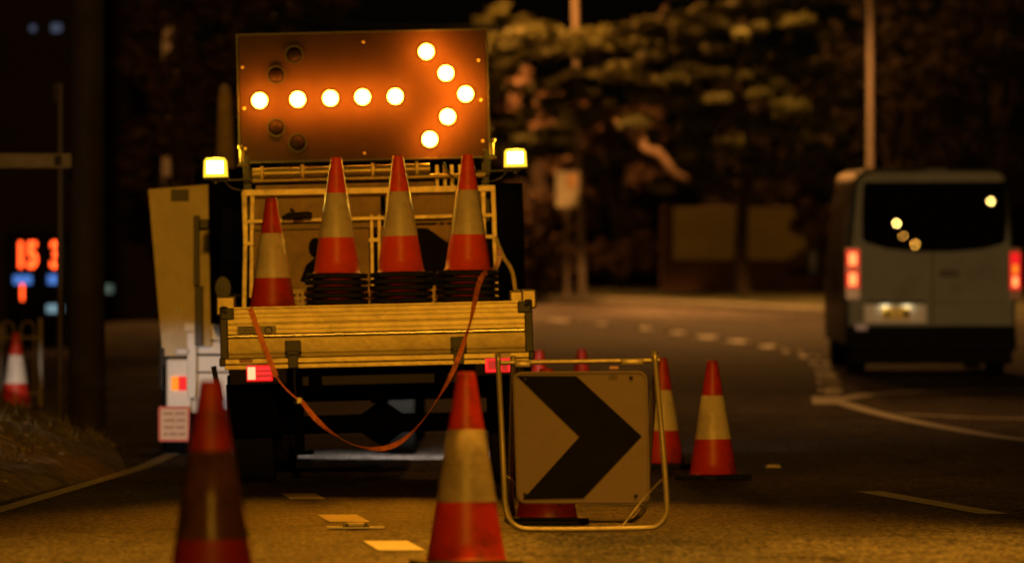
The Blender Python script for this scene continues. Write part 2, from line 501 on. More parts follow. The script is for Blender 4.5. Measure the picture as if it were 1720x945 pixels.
strip(mk, [(1.13, 40.2), (0.93, 42.4)], 0.11)
strip(mk, [(-2.72, 17), (-2.52, 27), (-2.37, 37.5), (-2.36, 45)], 0.10)   # edge line on the left
tag(mk.build('road_markings', M['paint']), kind='structure')
mk = MB()
# dashed line sweeping round the bend
bend = [(3.05, 55), (3.30, 59), (3.48, 62.5), (3.70, 67), (3.88, 72), (3.88, 76.5), (3.62, 81.5), (3.15, 86), (2.55, 91), (1.67, 97), (0.6, 101.5), (-1.0, 106), (-4, 111)]
sb = smooth_curve([(a, b, 0) for a, b in bend], 12)
acc = 0; seg = []; on = True
for a, b in zip(sb, sb[1:]):
    acc += (b - a).length
    if on: seg.append((a.x, a.y))
    lim = 1.25 if on else 1.55
    if acc > lim:
        if on and len(seg) > 1: strip(mk, seg, 0.26)
        seg = []; on = not on; acc = 0
strip(mk, [(2.98, 53.6), (3.12, 56.4)], 0.30)
isl1 = smooth_curve([(3.1, 55, 0), (3.28, 50, 0), (3.55, 46, 0), (3.87, 43, 0), (4.8, 38, 0)], 6)
strip(mk, [(p.x, p.y) for p in isl1], 0.17, 0.006)
strip(mk, [(3.1, 55), (3.55, 57), (4.2, 58.3), (5.3, 59.2), (7.2, 60.2)], 0.24, 0.007)
strip(mk, [(3.42, 50.3), (3.9, 49.3), (4.4, 48.7), (5.4, 48)], 0.18, 0.007)
tag(mk.build('bend_markings', M['paint_fresh']), kind='structure')

# rough earth mound at the left edge of the road
mb = MB()
rows = []
NX = 60
for i in range(90):
    d = 24 + i * 0.235
    ex = -2.70 + 0.03 * max(0, d - 27) * (1 if d < 36 else 1) - 0.30 * max(0, d - 36) ** 1.05 * 0.35
    row = []
    for k in range(NX):
        t = (k / (NX - 1)) ** 1.6
        x = ex - t * 7
        end = min(1, max(0, (43.0 - d) / 2.0))
        h = 0.34 * min(1, (t * 7) / 1.1) ** 0.7 * (0.35 + 0.65 * min(1, max(0, (d - 25) / 9))) * (end ** 0.6)
        n = mnoise.fractal((x * 2.6, d * 1.6, 1.3), 1.0, 2.0, 5)
        n2 = mnoise.noise((x * 7.0, d * 5.0, 4.3))
        z = zf(d) - 0.01 + h * (1 + 0.5 * n) + 0.035 * n2 * min(1, t * 10) + (0.0 if k else -0.01)
        row.append((x, d, z))
    rows.append(row)
mb.grid(rows)
tag(mb.build('verge_bank', M['soil'], smooth=180), kind='structure')

# grass tufts and loose stones on the bank
rg = random.Random(77)
def bank_z(x, d):
    best = None
    for row in rows:
        if abs(row[0][1] - d) < 0.12:
            for p in row:
                if best is None or abs(p[0] - x) < abs(best[0] - x): best = p
            break
    return best[2] if best else zf(d)
mb = MB()
for _ in range(420):
    d = rg.uniform(27, 42.5); x = -2.85 - abs(rg.gauss(0, 0.9))
    z0 = bank_z(x, d) - 0.01
    for b in range(rg.randint(3, 7)):
        a = rg.uniform(0, 6.28); l = rg.uniform(0.03, 0.10); w = 0.004
        bx, by = x + rg.gauss(0, 0.03), d + rg.gauss(0, 0.03)
        tip = (bx + math.cos(a) * l * 0.5, by + math.sin(a) * l * 0.5, z0 + l)
        v = [mb.bm.verts.new(q) for q in ((bx - w, by, z0), (bx + w, by, z0), tip)]
        mb.bm.faces.new(v)
tag(mb.build('grass', mat('dry_grass', (0.12, 0.105, 0.06), 0.9, var=0.4, scale=3), normals=False), kind='stuff')
mb = MB()
for _ in range(170):
    d = rg.uniform(27, 43); x = -2.72 - abs(rg.gauss(0, 0.7)); s_ = rg.uniform(0.008, 0.026)
    z0 = bank_z(x, d)
    r_ = bmesh.ops.create_icosphere(mb.bm, subdivisions=1, radius=s_)
    for v in r_['verts']:
        v.co *= rg.uniform(0.75, 1.2); v.co.z *= 0.6; v.co += Vector((x, d, z0 + s_ * 0.3))
tag(mb.build('gravel', mat('pale_stone', (0.24, 0.2, 0.16), 0.9, var=0.4, scale=12)), kind='stuff')

# far kerb and the planted verge that follows the outside of the bend
edge = smooth_curve([(9.5, 20, 0), (9.5, 50, 0), (9.3, 75, 0), (8.6, 93, 0), (5.9, 104.5, 0), (0.5, 119.5, 0), (-8, 131, 0), (-25, 143, 0), (-44, 149, 0)], 8)
nrm = []
for i, p in enumerate(edge):
    t = edge[min(i + 1, len(edge) - 1)] - edge[max(i - 1, 0)]
    nrm.append(Vector((t.y, -t.x, 0)).normalized())
kb = MB(); vg = MB()
krows = []; vrows = []
for p, n in zip(edge, nrm):
    def g(off, dz):
        q = p + n * off
        return (q.x, q.y, zf(q.y) + dz)
    krows.append([g(0, -0.01), g(0.01, 0.12), g(0.15, 0.135), g(0.17, 0.1)])
    vrows.append([(p + n * o).to_tuple()[:2] + (zf((p + n * o).y) + 0.125 + 0.03 * mnoise.noise(((p + n * o).x, (p + n * o).y, 0)),) for o in (0.155, 0.6, 1.2, 2.2, 3.5, 5.5, 9, 16, 40)])
kb.grid(krows); vg.grid(vrows)
tag(kb.build('kerb', M['kerb'], smooth=40), kind='structure')
tag(vg.build('verge', M['verge'], smooth=180), kind='structure')

# ------------------------------------------------------------------ traffic cones
def cone_parts(root, red, sleeve, extras=True):
    base = MB()
    h = 0.185
    c_ = 0.045
    oct_ = [(-h + c_, -h), (h - c_, -h), (h, -h + c_), (h, h - c_), (h - c_, h), (-h + c_, h), (-h, h - c_), (-h, -h + c_)]
    n = 40
    def ring_pts(z, s): return [(x * s, y * s, z) for x, y in oct_]
    # slab with a round hole for the body
    def resample(s):
        out = []
        for k in range(n):
            a = 2 * math.pi * k / n
            dx, dy = math.cos(a), math.sin(a)
            best = 1e9
            for i in range(8):
                x1, y1 = oct_[i]; x2, y2 = oct_[(i + 1) % 8]
                ex, ey = x2 - x1, y2 - y1
                den = dx * ey - dy * ex
                if abs(den) < 1e-9: continue
                t = (x1 * ey - y1 * ex) / den
                u = (x1 * dy - y1 * dx) / den
                if t > 0 and -1e-6 <= u <= 1 + 1e-6: best = min(best, t)
            out.append((dx * best * s, dy * best * s))
        return out
    o1 = resample(1.0); o2 = resample(0.97)
    circ = lambda r, z: [(r * math.cos(2 * math.pi * k / n), r * math.sin(2 * math.pi * k / n), z) for k in range(n)]
    rings = [circ(0.138, 0.0), [(x, y, 0.0) for x, y in o2], [(x, y, 0.004) for x, y in o1], [(x, y, 0.022) for x, y in o1], [(x, y, 0.027) for x, y in o2], circ(0.146, 0.030), circ(0.138, 0.030)]
    base.loft(rings + [rings[0]], cap=False)
    base.build('base', M['rubber'], root, smooth=30)
    def r_at(z): return 0.141 + (0.0315 - 0.141) * (z - 0.03) / 0.67
    zs = [0.031, 0.06, 0.12, 0.18, 0.226]
    prof = [(0.148, 0.0305), (0.1455, 0.034)] + [(r_at(z), z) for z in (0.04, 0.10, 0.16, 0.22, 0.30, 0.40, 0.50, 0.58, 0.64, 0.685)] + [(0.032, 0.694), (0.029, 0.700), (0.022, 0.700), (0.0205, 0.694)]
    inner = [(r_at(z) - 0.0032, z) for z in (0.64, 0.45, 0.25, 0.05)] + [(0.137, 0.0305)]
    bd = MB(); bd.lathe(prof + inner, 40, closed=True)
    bd.build('body', red, root, smooth=40)
    sl = MB()
    z0, z1 = 0.236, 0.494
    sl.lathe([(r_at(z0) + 0.0002, z0), (r_at(z0) + 0.0016, z0 + 0.001), (r_at((z0 + z1) / 2) + 0.0016, (z0 + z1) / 2), (r_at(z1) + 0.0016, z1 - 0.001), (r_at(z1) + 0.0002, z1)], 40, closed=False)
    # open band: drop the two end caps
    sl.bm.faces.ensure_lookup_table()
    bmesh.ops.delete(sl.bm, geom=[f for f in sl.bm.faces if len(f.verts) > 4], context='FACES_ONLY')
    sl.build('sleeve', sleeve, root, smooth=60)
    return root
proto = cone_parts(thing('traffic_cone', 'x', 'traffic cone'), M['cone_red'], M['sleeve'])
proto_used = [False]
dz_free = True
def cone(loc, label, rz=0, tilt=(0, 0), group='traffic cones standing on the road', red=None, sleeve=None):
    if not proto_used[0]:
        c = proto; proto_used[0] = True
    else: c = copy_tree(proto)
    c.location = loc
    _q = random.Random(int(abs(loc[0]) * 1000 + loc[1] * 77)); c.scale = (_q.uniform(0.98, 1.02), _q.uniform(0.98, 1.02), _q.uniform(0.992, 1.012)) if dz_free else (0.955, 0.97, 1)
    c.rotation_euler = (tilt[0], tilt[1], rz)
    tag(c, label, 'traffic cone', group)
    if red or sleeve:
        for k in [k for k in sc.objects if k.parent == c]:
            mm = red if k.name.startswith('body') else sleeve if k.name.startswith('sleeve') else None
            if mm:
                k.data = k.data.copy(); k.data.materials[0] = mm
    return c
def on_road(px, D, dz=0.0): return ((px - 860) / F * D, D, zf(D) + 0.003 + dz)
cone(on_road(1198, 33.8), 'red and white cone standing alone on its black base right of the chevron sign', R(40), (0, R(-0.6)))
big = cone(on_road(357, 17.2), 'dark shade-toned worn cone nearest the camera, in front of the truck with the cream ramp', R(20), (0, R(-0.5)), red=M['cone_shaded_worn'], sleeve=M['sleeve_shaded_worn'])
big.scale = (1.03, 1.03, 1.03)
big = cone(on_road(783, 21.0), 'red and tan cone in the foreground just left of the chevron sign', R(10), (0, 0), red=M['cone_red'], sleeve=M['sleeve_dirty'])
big.scale = (1.03, 1.03, 1.03)
cone(on_road(1112, 36.6), 'cone half hidden by the right leg of the chevron sign frame', R(12))
cone(on_road(918, 25.95), 'cone directly behind the chevron sign, only its red foot showing under the panel', R(5))
cone(on_road(906, 41.5), 'small far cone showing its red tip above the left part of the chevron sign', R(5))
cone(on_road(977, 42.5), 'small far cone showing its red tip above the middle of the chevron sign', R(25))
cone((P(27, 715, 52).x, 52, zf(52)), 'cone with bright white band beside the looped metal barrier', R(15))

# ------------------------------------------------------------------ main truck with the arrow board
TD = 32.4
ROLL = R(-1.35)
truck = thing('traffic_truck', 'yellow lit tray truck with a lit arrow board, carrying traffic cones', 'truck', ((638.5 - 860) / F * TD, TD, 0.003), (0, ROLL, 0))
TM = Matrix.Translation(truck.location) @ Matrix.Rotation(ROLL, 4, 'Y')
TI = TM.inverted()
def T(px, py, D): return TI @ P(px, py, D)
def tpart(name, m, rects, D, depth, parent=None, bevel=0.004, smooth=None):
    """boxes from picture rectangles (x0, y0, x1, y1) whose rear face stands at distance D"""
    mb = MB()
    for (x0, y0, x1, y1) in rects:
        c = T((x0 + x1) / 2, (y0 + y1) / 2, D)
        mb.box(c + Vector((0, depth / 2, 0)), ((x1 - x0) / F * D, depth, (y1 - y0) / F * D), bevel=bevel)
    return mb.build(name, m, parent or truck, smooth=smooth)
# tailgate: three extruded planks, a ridge between, one profile swept across
tg = MB()
zt, zb = 1.030, 0.742
prof = [(0.0, zb), (-0.002, zb + 0.02), (0.004, zb + 0.024), (0.002, zb + 0.05), (0.0, zb + 0.108), (-0.010, zb + 0.118), (-0.010, zb + 0.128), (0.0, zb + 0.136), (0.0, zb + 0.155), (0.003, zb + 0.157), (0.003, zb + 0.160), (0.0, zb + 0.162),
        (0.002, zb + 0.185), (0.008, zb + 0.189), (0.008, zb + 0.194), (0.0, zb + 0.198), (0.0, zb + 0.222), (0.0035, zb + 0.224), (0.0035, zb + 0.228), (-0.001, zb + 0.230), (-0.001, zb + 0.246), (0.003, zb + 0.248), (0.003, zb + 0.252), (0.0, zb + 0.254), (0.0, zb + 0.275), (-0.012, zb + 0.279), (-0.012, zt), (0.03, zt), (0.03, zb)]
HW = 0.845
tg.loft([[(-HW, y, z) for y, z in prof], [(HW, y, z) for y, z in prof]])
tailgate = tg.build('tailgate', M['alu'], truck, smooth=25)
tr = MB(); tr.tube([(-HW + 0.005, -0.011, zb + 0.123), (HW - 0.005, -0.011, zb + 0.123)], 0.0085, 14); tr.build('ridge_highlight', M['highlight_metal'], tailgate, smooth=60)  # tube added so its shine draws the ridge's highlight line
rail = MB()
rail.box((0, 0.01, 0.722), (1.79, 0.09, 0.036), bevel=0.006)
rail.box((0, 0.04, 0.69), (1.74, 0.06, 0.03), bevel=0.004)
rear_rail = rail.build('rear_rail', M['alu'], truck)
mb = MB()
for sx in (-0.745, 0.72):
    mb = MB(); mb.box((sx, -0.0365, 0.724), (0.075, 0.004, 0.02), bevel=0.001)
    mb.build('reflector_strip', M['reflector'], rear_rail)
for sx in (-0.477, 0.466):
    mb = MB()
    mb.box((sx, -0.016, 0.80), (0.092, 0.012, 0.07), bevel=0.004)
    mb.box((sx, -0.03, 0.765), (0.07, 0.03, 0.022), bevel=0.004)
    mb.tube([(sx - 0.046, -0.03, 0.75), (sx + 0.046, -0.03, 0.75)], 0.014)
    mb.box((sx, -0.044, 0.715), (0.06, 0.014, 0.075), bevel=0.004)
    for bx in (-0.03, 0.03):
        mb.lathe([(0.008, -0.028), (0.008, -0.02)], 8, (sx + bx, 0, 0.822), 'Y')
    mb.build('hinge', M['black'], tailgate)
for s in (-1, 1):
    mb = MB()
    mb.box((s * 0.868, 0.0, 0.885), (0.046, 0.05, 0.30), bevel=0.006)
    mb.box((s * 0.845, -0.026, 0.995), (0.075, 0.018, 0.066), bevel=0.006)
    mb.tube([(s * 0.85, -0.04, 1.0), (s * 0.875, -0.045, 1.018)], 0.011)
    mb.box((s * 0.88, -0.02, 0.72), (0.035, 0.05, 0.05), bevel=0.008)
    mb.build('corner_post', M['black'], truck)
lb = tpart('maker_label', M['label_grey'], [(398, 547, 464, 562)], TD - 0.006, 0.004, tailgate, 0.0005)
mb = MB()
random.seed(3)
for r_ in range(3):
    x = 401
    while x < 438:
        w = random.uniform(2, 6)
        c = T(x + w / 2, 549.8 + r_ * 4.6, TD - 0.0065)
        mb.box(c, (w / F * TD * 0.85, 0.002, 0.007)); x += w + 1
mb.lathe([(0.017, -0.0012), (0.023, -0.0012), (0.023, 0.0012), (0.017, 0.0012)], 20, T(451, 554.5, TD - 0.0065), 'Y', closed=True)
mb.build('print', M['sign_black'], lb)
# tray floor, raised cargo deck, sides
mb = MB(); mb.box((0, 1.35, 0.735), (1.74, 2.6, 0.05), bevel=0.004); mb.build('tray_floor', M['alu'], truck)
mb = MB(); mb.box((0, 1.3, 0.865), (1.66, 2.4, 0.19), bevel=0.004); mb.build('cargo_deck', M['paletimber'], truck)
for s in (-1, 1):
    mb = MB()
    for k in range(3): mb.box((s * 0.872, 1.36, 0.80 + 0.097 * k), (0.03, 2.62, 0.09), bevel=0.005)
    mb.build('side_board', M['alu'], truck)
    mb = MB(); mb.box((s * 0.86, 0.14, 1.04), (0.11, 0.10, 0.11), bevel=0.01)
    if s > 0: mb.box((0.80, 0.1, 1.055), (0.08, 0.05, 0.07), bevel=0.012)
    mb.build('side_stake', M['alu'], truck)
# running gear
mb = MB()
for s in (-1, 1): mb.box((s * 0.36, 2.3, 0.60), (0.07, 4.4, 0.14), bevel=0.006)
for y in (0.35, 1.3, 2.6): mb.box((0, y, 0.62), (0.9, 0.07, 0.1), bevel=0.006)
mb.box((0, 0.5, 0.67), (1.7, 0.9, 0.03))
mb.build('chassis', M['chassis'], truck)
mb = MB(); mb.tube([(-0.75, 0.86, 0.34), (-0.12, 0.86, 0.34), (0, 0.86, 0.34), (0.12, 0.86, 0.34), (0.75, 0.86, 0.34)], [0.05, 0.055, 0.14, 0.055, 0.05], 14); mb.build('rear_axle', M['chassis'], truck, smooth=50)
def wheel(x, y, root, r=0.345, w=0.24):
    zc = r - x * math.tan(-ROLL) if root is truck else r
    mb = MB()
    hw = w / 2
    mb.lathe([(r * 0.58, -hw * 0.85), (r * 0.8, -hw), (r * 0.95, -hw * 0.95), (r, -hw * 0.75), (r * 0.985, -0.02), (r * 0.985, 0.02), (r, hw * 0.75), (r * 0.95, hw * 0.95), (r * 0.8, hw), (r * 0.58, hw * 0.85)], 36, (x, y, zc), 'X', closed=True)
    t = mb.build('wheel', M['tyre'], root, smooth=40)
    mb = MB()
    mb.lathe([(r * 0.60, -hw * 0.8), (r * 0.5, -hw * 0.5), (r * 0.2, -hw * 0.55), (r * 0.2, hw * 0.55), (r * 0.5, hw * 0.5), (r * 0.6, hw * 0.8)], 24, (x, y, zc), 'X')
    mb.build('rim', M['bar'], t, smooth=40)
    return t
for s in (-1, 1):
    wheel(s * 0.745, 0.90, truck); wheel(s * 0.74, 4.0, truck)
    mb = MB()
    pr = [(0.42, 0.54 + 0.0), (0.47, 0.63)] + [(0.9 + 0.45 * math.cos(R(a)), 0.30 + 0.38 * math.sin(R(a))) for a in range(130, 30, -15)] + [(1.38, 0.5)]
    pr2 = [(a - 0.004, b + 0.012) for a, b in pr]
    mb.loft([[(s * 0.62, a, b) for a, b in pr] + [(s * 0.62, a, b) for a, b in pr2[::-1]], [(s * 0.88, a, b) for a, b in pr] + [(s * 0.88, a, b) for a, b in pr2[::-1]]])
    mb.box((s * 0.75, 0.41, 0.44), (0.27, 0.008, 0.30), bevel=0.002)
    mb.build('mudguard', M['chassis'], truck)
mb = MB(); mb.box((0.02, 0.28, 0.60), (0.92, 0.05, 0.055), bevel=0.008)
mb.build('underrun_bar', M['bar'], truck)
mb = MB(); mb.tube([(-0.47, -0.03, 0.70), (-0.472, -0.03, 0.62), (-0.468, -0.03, 0.50)], 0.006, 8)
mb.tube([(-0.468, -0.03, 0.50), (-0.468, -0.03, 0.47)], 0.014, 8)
mb.build('tailgate_stay', M['black'], truck)
mb = MB(); mb.box((-0.46, 0.3, 0.36), (0.05, 0.05, 0.34), bevel=0.005); mb.box((-0.46, 0.3, 0.19), (0.15, 0.12, 0.02), bevel=0.005)
mb.build('drop_leg', M['chassis'], truck)
mb = MB(); mb.box((0.0, 0.32, 0.50), (0.10, 0.12, 0.07), bevel=0.01); mb.build('tow_hitch', M['chassis'], truck)
mb = MB(); mb.box((-0.92, 0.06, 0.60), (0.03, 0.02, 0.2), Matrix.Rotation(R(-9), 3, 'Y'), bevel=0.003); mb.build('side_flap', M['rubber'], truck)
# tail lights
for (x0, y0, x1, y1, bx0, bx1, left) in ((414, 613, 458, 640, 386, 482, True), (815, 598, 858, 625, 797, 880, False)):
    br = tpart('tail_light', M['rubber'], [(bx0, y0 - 6, bx1, y1 + 5)], TD + 0.015, 0.04, bevel=0.006)
    tpart('lens', M['tail_red'], [(x0, y0, x1, y1)], TD + 0.004, 0.012, br, 0.004)
    w = x1 - x0
    if left:
        hot = [(x0 + 2, y0 + 3, x0 + 15, y1 - 3), (x0 + 17, y0 + 3, x1 - 3, y0 + 7), (x0 + 17, y0 + 12, x1 - 3, y0 + 15), (x0 + 17, y1 - 6, x1 - 3, y1 - 3)]
        dim = [(x0 + 17, y0 + 8, x1 - 2, y0 + 11), (x0 + 17, y0 + 16, x1 - 2, y0 + 20)]
    else:
        hot = [(x0 + 1, y0 + 2, x0 + 4, y1 - 2), (x0 + 4, y0 + 2, x1 - 2, y0 + 6), (x1 - 16, y0 + 7, x1 - 3, y0 + 10), (x1 - 4, y0 + 10, x1 - 1, y1 - 2), (x0 + 23, y0 + 12, x0 + 27, y1 - 2), (x0 + 5, y1 - 4, x0 + 20, y1 - 2)]
        dim = [(x0 + 6, y0 + 8, x0 + 18, y1 - 6), (x0 + 29, y0 + 12, x1 - 6, y1 - 3)]
    tpart('bulb_glow', M['tail_white'] if left else M['tail_hot'], hot[:1], TD + 0.001, 0.004, br, 0.0)
    tpart('lit_bars', M['tail_hot'], hot[1:], TD + 0.0012, 0.004, br, 0.0)
    for d_ in dim: tpart('lens_shade', M['tail_dim'], [d_], TD + 0.001, 0.004, br, 0.0)
# ladder rack / headboard of tubes
RD = 34.25
def bar(mb, x0, y0, x1, y1, D, r, D2=None):
    mb.tube([T(x0, y0, D), T(x1, y1, D2 or D)], r, 8)
mb = MB()
def sqbar(x0, y0, x1, y1, D=RD, w=0.03):
    a, b = T(x0, y0, D), T(x1, y1, D)
    d = b - a
    rot = d.to_track_quat('X', 'Z').to_matrix()
    mb.box((a + b) / 2, (d.length, w, w), rot, bevel=0.003)
sqbar(408, 324, 832, 316, w=0.036)
sqbar(410, 322, 413, 412); sqbar(828, 314, 831, 398, w=0.028)
sqbar(414, 372, 826, 361, w=0.022); sqbar(412, 409, 828, 397, w=0.024)
sqbar(424, 322, 422, 500, RD + 0.04, 0.025); sqbar(812, 320, 814, 490, RD + 0.04, 0.025)
sqbar(624, 360, 626, 505, RD + 0.03, 0.02); sqbar(637, 360, 638, 505, RD + 0.03, 0.02)
sqbar(412, 412, 410, 520, RD + 0.02, 0.026); sqbar(830, 398, 835, 500, RD + 0.02, 0.022)
mb.tube(smooth_curve([T(833, 400, RD), T(845, 430, RD), T(860, 455, RD), T(866, 490, RD)], 5), 0.012, 8)
mb.build('headboard_rack', M['rack'], truck)
# roller tubes and brackets under the board
mb = MB()
mb.tube([T(424, 292, 34.55), T(722, 283, 34.55)], 0.032, 14)
mb.tube([T(424, 304, 34.5), T(815, 294, 34.5)], 0.014, 10)
for x in (440, 508, 626, 700): mb.box(T(x, 291 - (x - 424) * 0.03, 34.5), (0.02, 0.07, 0.085), bevel=0.003)
mb.build('lift_roller', M['alu'], truck, smooth=40)
mb = MB()
for x in (735, 748, 760, 774): mb.box(T(x, 335, 34.6), (0.02, 0.02, 0.42), bevel=0.003)
mb.build('lift_guide', M['rack'], truck)
mb = MB()
mb.tube(smooth_curve([T(745, 272, 34.4), T(752, 288, 34.4), T(765, 300, 34.35), T(779, 304, 34.4)], 6), 0.006, 6)
mb.build('cable', M['black'], truck)
for s, x in ((-1, 406), (1, 826)):
    mb = MB()
    yo = 0 if s < 0 else -12
    mb.box(T(x + s * -8, 285 + yo, 34.6), (0.04, 0.06, 0.16), bevel=0.006)
    mb.box(T(x + s * -10, 335 + yo, 34.7), (0.045, 0.05, 0.36), bevel=0.004)
    mb.build('board_post', M['black'], truck)
    mb = MB()
    mb.tube([T(x, 252 + yo, 34.5), T(x, 272 + yo, 34.5)], 0.013, 10)
    mb.lathe([(0.011, -0.01), (0.014, 0), (0.011, 0.01)], 10, T(x + s * 3, 247 + yo, 34.5))
    mb.tube([T(x - 8, 278 + yo, 34.5), T(x + 8, 277 + yo, 34.5)], 0.008, 8)
    mb.build('board_latch', M['alu'], truck, smooth=40)
# arrow board
BD = 35.15
mb = MB()
bc = T(610, 161, BD)
mb.box(bc + Vector((0, 0.035, 0)), (1.53, 0.07, 0.785), bevel=0.006)
board = mb.build('arrow_board', M['board'], truck)
mb = MB()
for z in (-0.395, 0.395): mb.box(bc + Vector((0, 0.03, z)), (1.56, 0.085, 0.012), bevel=0.002)
for x in (-0.773, 0.773): mb.box(bc + Vector((x, 0.03, 0)), (0.012, 0.085, 0.778), bevel=0.002)
mb.build('board_edging', M['black'], board)
lit = [(436, 169), (500, 167), (555, 165), (609, 163), (664, 162), (716, 87), (749, 123), (782, 158), (752, 196), (722, 234)]
off = [(494, 92), (464, 126), (464, 214), (500, 240)]
for (x, y) in lit:
    c = T(x, y, BD)
    mb = MB()
    r = 0.0475
    mb.lathe([(r * math.cos(R(a)), -0.046 * math.sin(R(a)) - 0.006) for a in range(0, 91, 15)] , 24, c, 'Y')
    mb.build('arrow_lamp', M['arrow_lamp'], board, smooth=180)
    mb = MB()
    mb.lathe([(0.050, 0.0), (0.056, 0.0), (0.056, -0.012), (0.050, -0.012)], 24, c, 'Y', closed=True)
    mb.build('lamp_bezel', M['board'], board, smooth=40)
for (x, y) in off:
    c = T(x, y, BD)
    mb = MB()
    mb.lathe([(0.047 * math.cos(R(a)), -0.030 * math.sin(R(a)) - 0.006) for a in range(0, 91, 15)], 24, c, 'Y')
    mb.build('unlit_lamp', M['lamp_off'], board, smooth=180)
    mb = MB()
    mb.lathe([(0.050, 0.0), (0.058, 0.0), (0.058, -0.02), (0.050, -0.02)], 24, c, 'Y', closed=True)
    mb.build('lamp_bezel', M['black'], board, smooth=40)
mb = MB()
for (x, y) in ((407, 113), (410, 182), (412, 250), (804, 101), (808, 168), (811, 237), (610, 70), (612, 258)):
    mb.lathe([(0.0, -0.010), (0.007, -0.007), (0.009, 0.0)], 10, T(x, y, BD), 'Y')
mb.build('board_bolt', M['rack'], board)
# the lit lamps throw their beam over the tailgate on to the road
for i, (x, y) in enumerate(lit):
    w = P(x, y, BD - 0.09)
    lamp('board_glow_fill', P(x, y, BD - 0.125), 12.5, (1.0, 0.22, 0.008), 0.03, 'SPOT', (w.x, BD + 1, w.z), R(165), 0.6)  # unseen spot added before each lamp, shining back as board glow
    lamp('arrow_lamp_beam', w, 215, (1.0, 0.30, 0.006), 0.05, 'SPOT', (0.1, 22.0, 0.0), R(34), 0.9)
# beacons
for (x0, y0, x1, y1, D, sx) in ((341, 265, 381, 297, 34.5, 1), (846, 250, 885, 280, 34.5, -1)):
    cx, cy = (x0 + x1) / 2, (y0 + y1) / 2
    c = T(cx, cy, D)
    hw, hh = (x1 - x0) / 2 / F * D, (y1 - y0) / 2 / F * D
    mb = MB()
    mb.box(c + Vector((0, 0.06, -hh - 0.008)), (hw * 2.1, 0.15, 0.014), bevel=0.004)
    mb.box(c + Vector((sx * 0.10, 0.06, -hh - 0.02)), (0.26, 0.03, 0.012), bevel=0.002)
    mb.tube([c + Vector((0, 0.06, -hh - 0.02)), c + Vector((0, 0.06, -hh - 0.04))], 0.02, 10)
    mb.tube(smooth_curve([c + Vector((sx * 0.05, 0.05, -hh - 0.02)), c + Vector((sx * 0.1, 0.05, -hh - 0.07)), c + Vector((sx * 0.19, 0.05, -hh - 0.09))], 5), 0.004, 6)
    b = mb.build('beacon', M['black'], truck)
    lamp('beacon_light', P(cx, cy, D + 0.06) + Vector((0, 0, hh + 0.05)), 14, (1.0, 0.55, 0.03), 0.04)
    def rr(k, y, z0, z1):
        a, t = hw * k, hw * k * 0.90
        q = 0.16
        zm = z1 - (z1 - z0) * q
        return [(c.x - a, y, z0), (c.x + a, y, z0), (c.x + t + 0.003, y, zm), (c.x + t * (1 - q), y, z1), (c.x - t * (1 - q), y, z1), (c.x - t - 0.003, y, zm)]
    mb = MB(); mb.loft([rr(0.92, c.y, c.z - hh * 0.94, c.z + hh * 0.94), rr(1, c.y + 0.015, c.z - hh, c.z + hh), rr(1, c.y + 0.11, c.z - hh, c.z + hh), rr(0.9, c.y + 0.125, c.z - hh, c.z + hh * 0.92)])
    mb.build('lens', M['beacon'], b, smooth=30)
    mb = MB(); mb.box(c + Vector((0, -0.002, 0.001)), (hw * 1.35, 0.008, hh * 1.3), bevel=0.003)
    mb.build('bulb_glow', M['beacon_core'], b)
# cab
mb = MB()
cabp = [(3.0, 0.55), (3.0, 1.55), (3.08, 1.78), (3.9, 1.80), (4.55, 1.25), (5.35, 1.12), (5.5, 0.95), (5.5, 0.45), (3.0, 0.45)]
mb.loft([[(-0.86, y, z) for y, z in cabp], [(-0.84, y, z) for y, z in cabp], [(0.84, y, z) for y, z in cabp], [(0.86, y, z) for y, z in cabp]])
cab = mb.build('cab', M['chassis'], truck)
mb = MB(); mb.box((0, 2.995, 1.42), (1.3, 0.012, 0.42), bevel=0.003); mb.build('rear_window', M['glass'], cab)
for s in (-1, 1):
    mb = MB()
    mb.lathe([(0.0, -0.03), (0.05, -0.028), (0.062, 0.0), (0.055, 0.03), (0.0, 0.06)], 16, (s * 1.08, 4.2, 1.18), 'Y')
    for v in mb.bm.verts: v.co.z = 1.18 + (v.co.z - 1.18) * 1.45
    mb.tube([(s * 0.86, 4.3, 1.12), (s * 1.08, 4.22, 1.14)], 0.014, 8)
    if s < 0: mb.build('mirror', M['black'], cab, smooth=50)

# loads on the truck
def on_truck(px, D, zl):
    """world point standing on the truck at local height zl"""
    x = (px - 860) / F * D
    l = TI @ Vector((x, D, 1.0)); l.z = zl
    return TM @ l
DECK = 0.962
cone(on_truck(458, 33.1, DECK), 'single dark red cone standing low at the left end of the truck bed', R(8), (0, ROLL * 0.6), 'cones carried on the truck')
dz_free = False
STK = ((567, 32.92, 'leftmost stack', 6, 0.4), (675, 32.95, 'middle stack', 6, -0.8), (787, 32.95, 'stack nearest the orange strap', 6, 0.6))
for px, D, nm, n, tl in STK:
    for k in range(n + 1):
        p = on_truck(px, D, DECK + 0.0375 * k)
        rz = R(random.uniform(-2.5, 2.5)); jx = random.uniform(-0.002, 0.002)
        if k == n:
            cone((p.x, p.y, p.z), 'red and tan cone on top of the %s on the truck' % nm, R(3), (0, ROLL * 0.5 + R(tl)), 'cones carried on the truck', M['cone_bright'])
        else:
            cone((p.x + jx, p.y + random.uniform(-0.01, 0.01), p.z), 'cone nested inside the %s, only its black base showing' % nm, rz, (0, ROLL * 0.5 + R(tl)), 'bases nested in the %s' % nm)
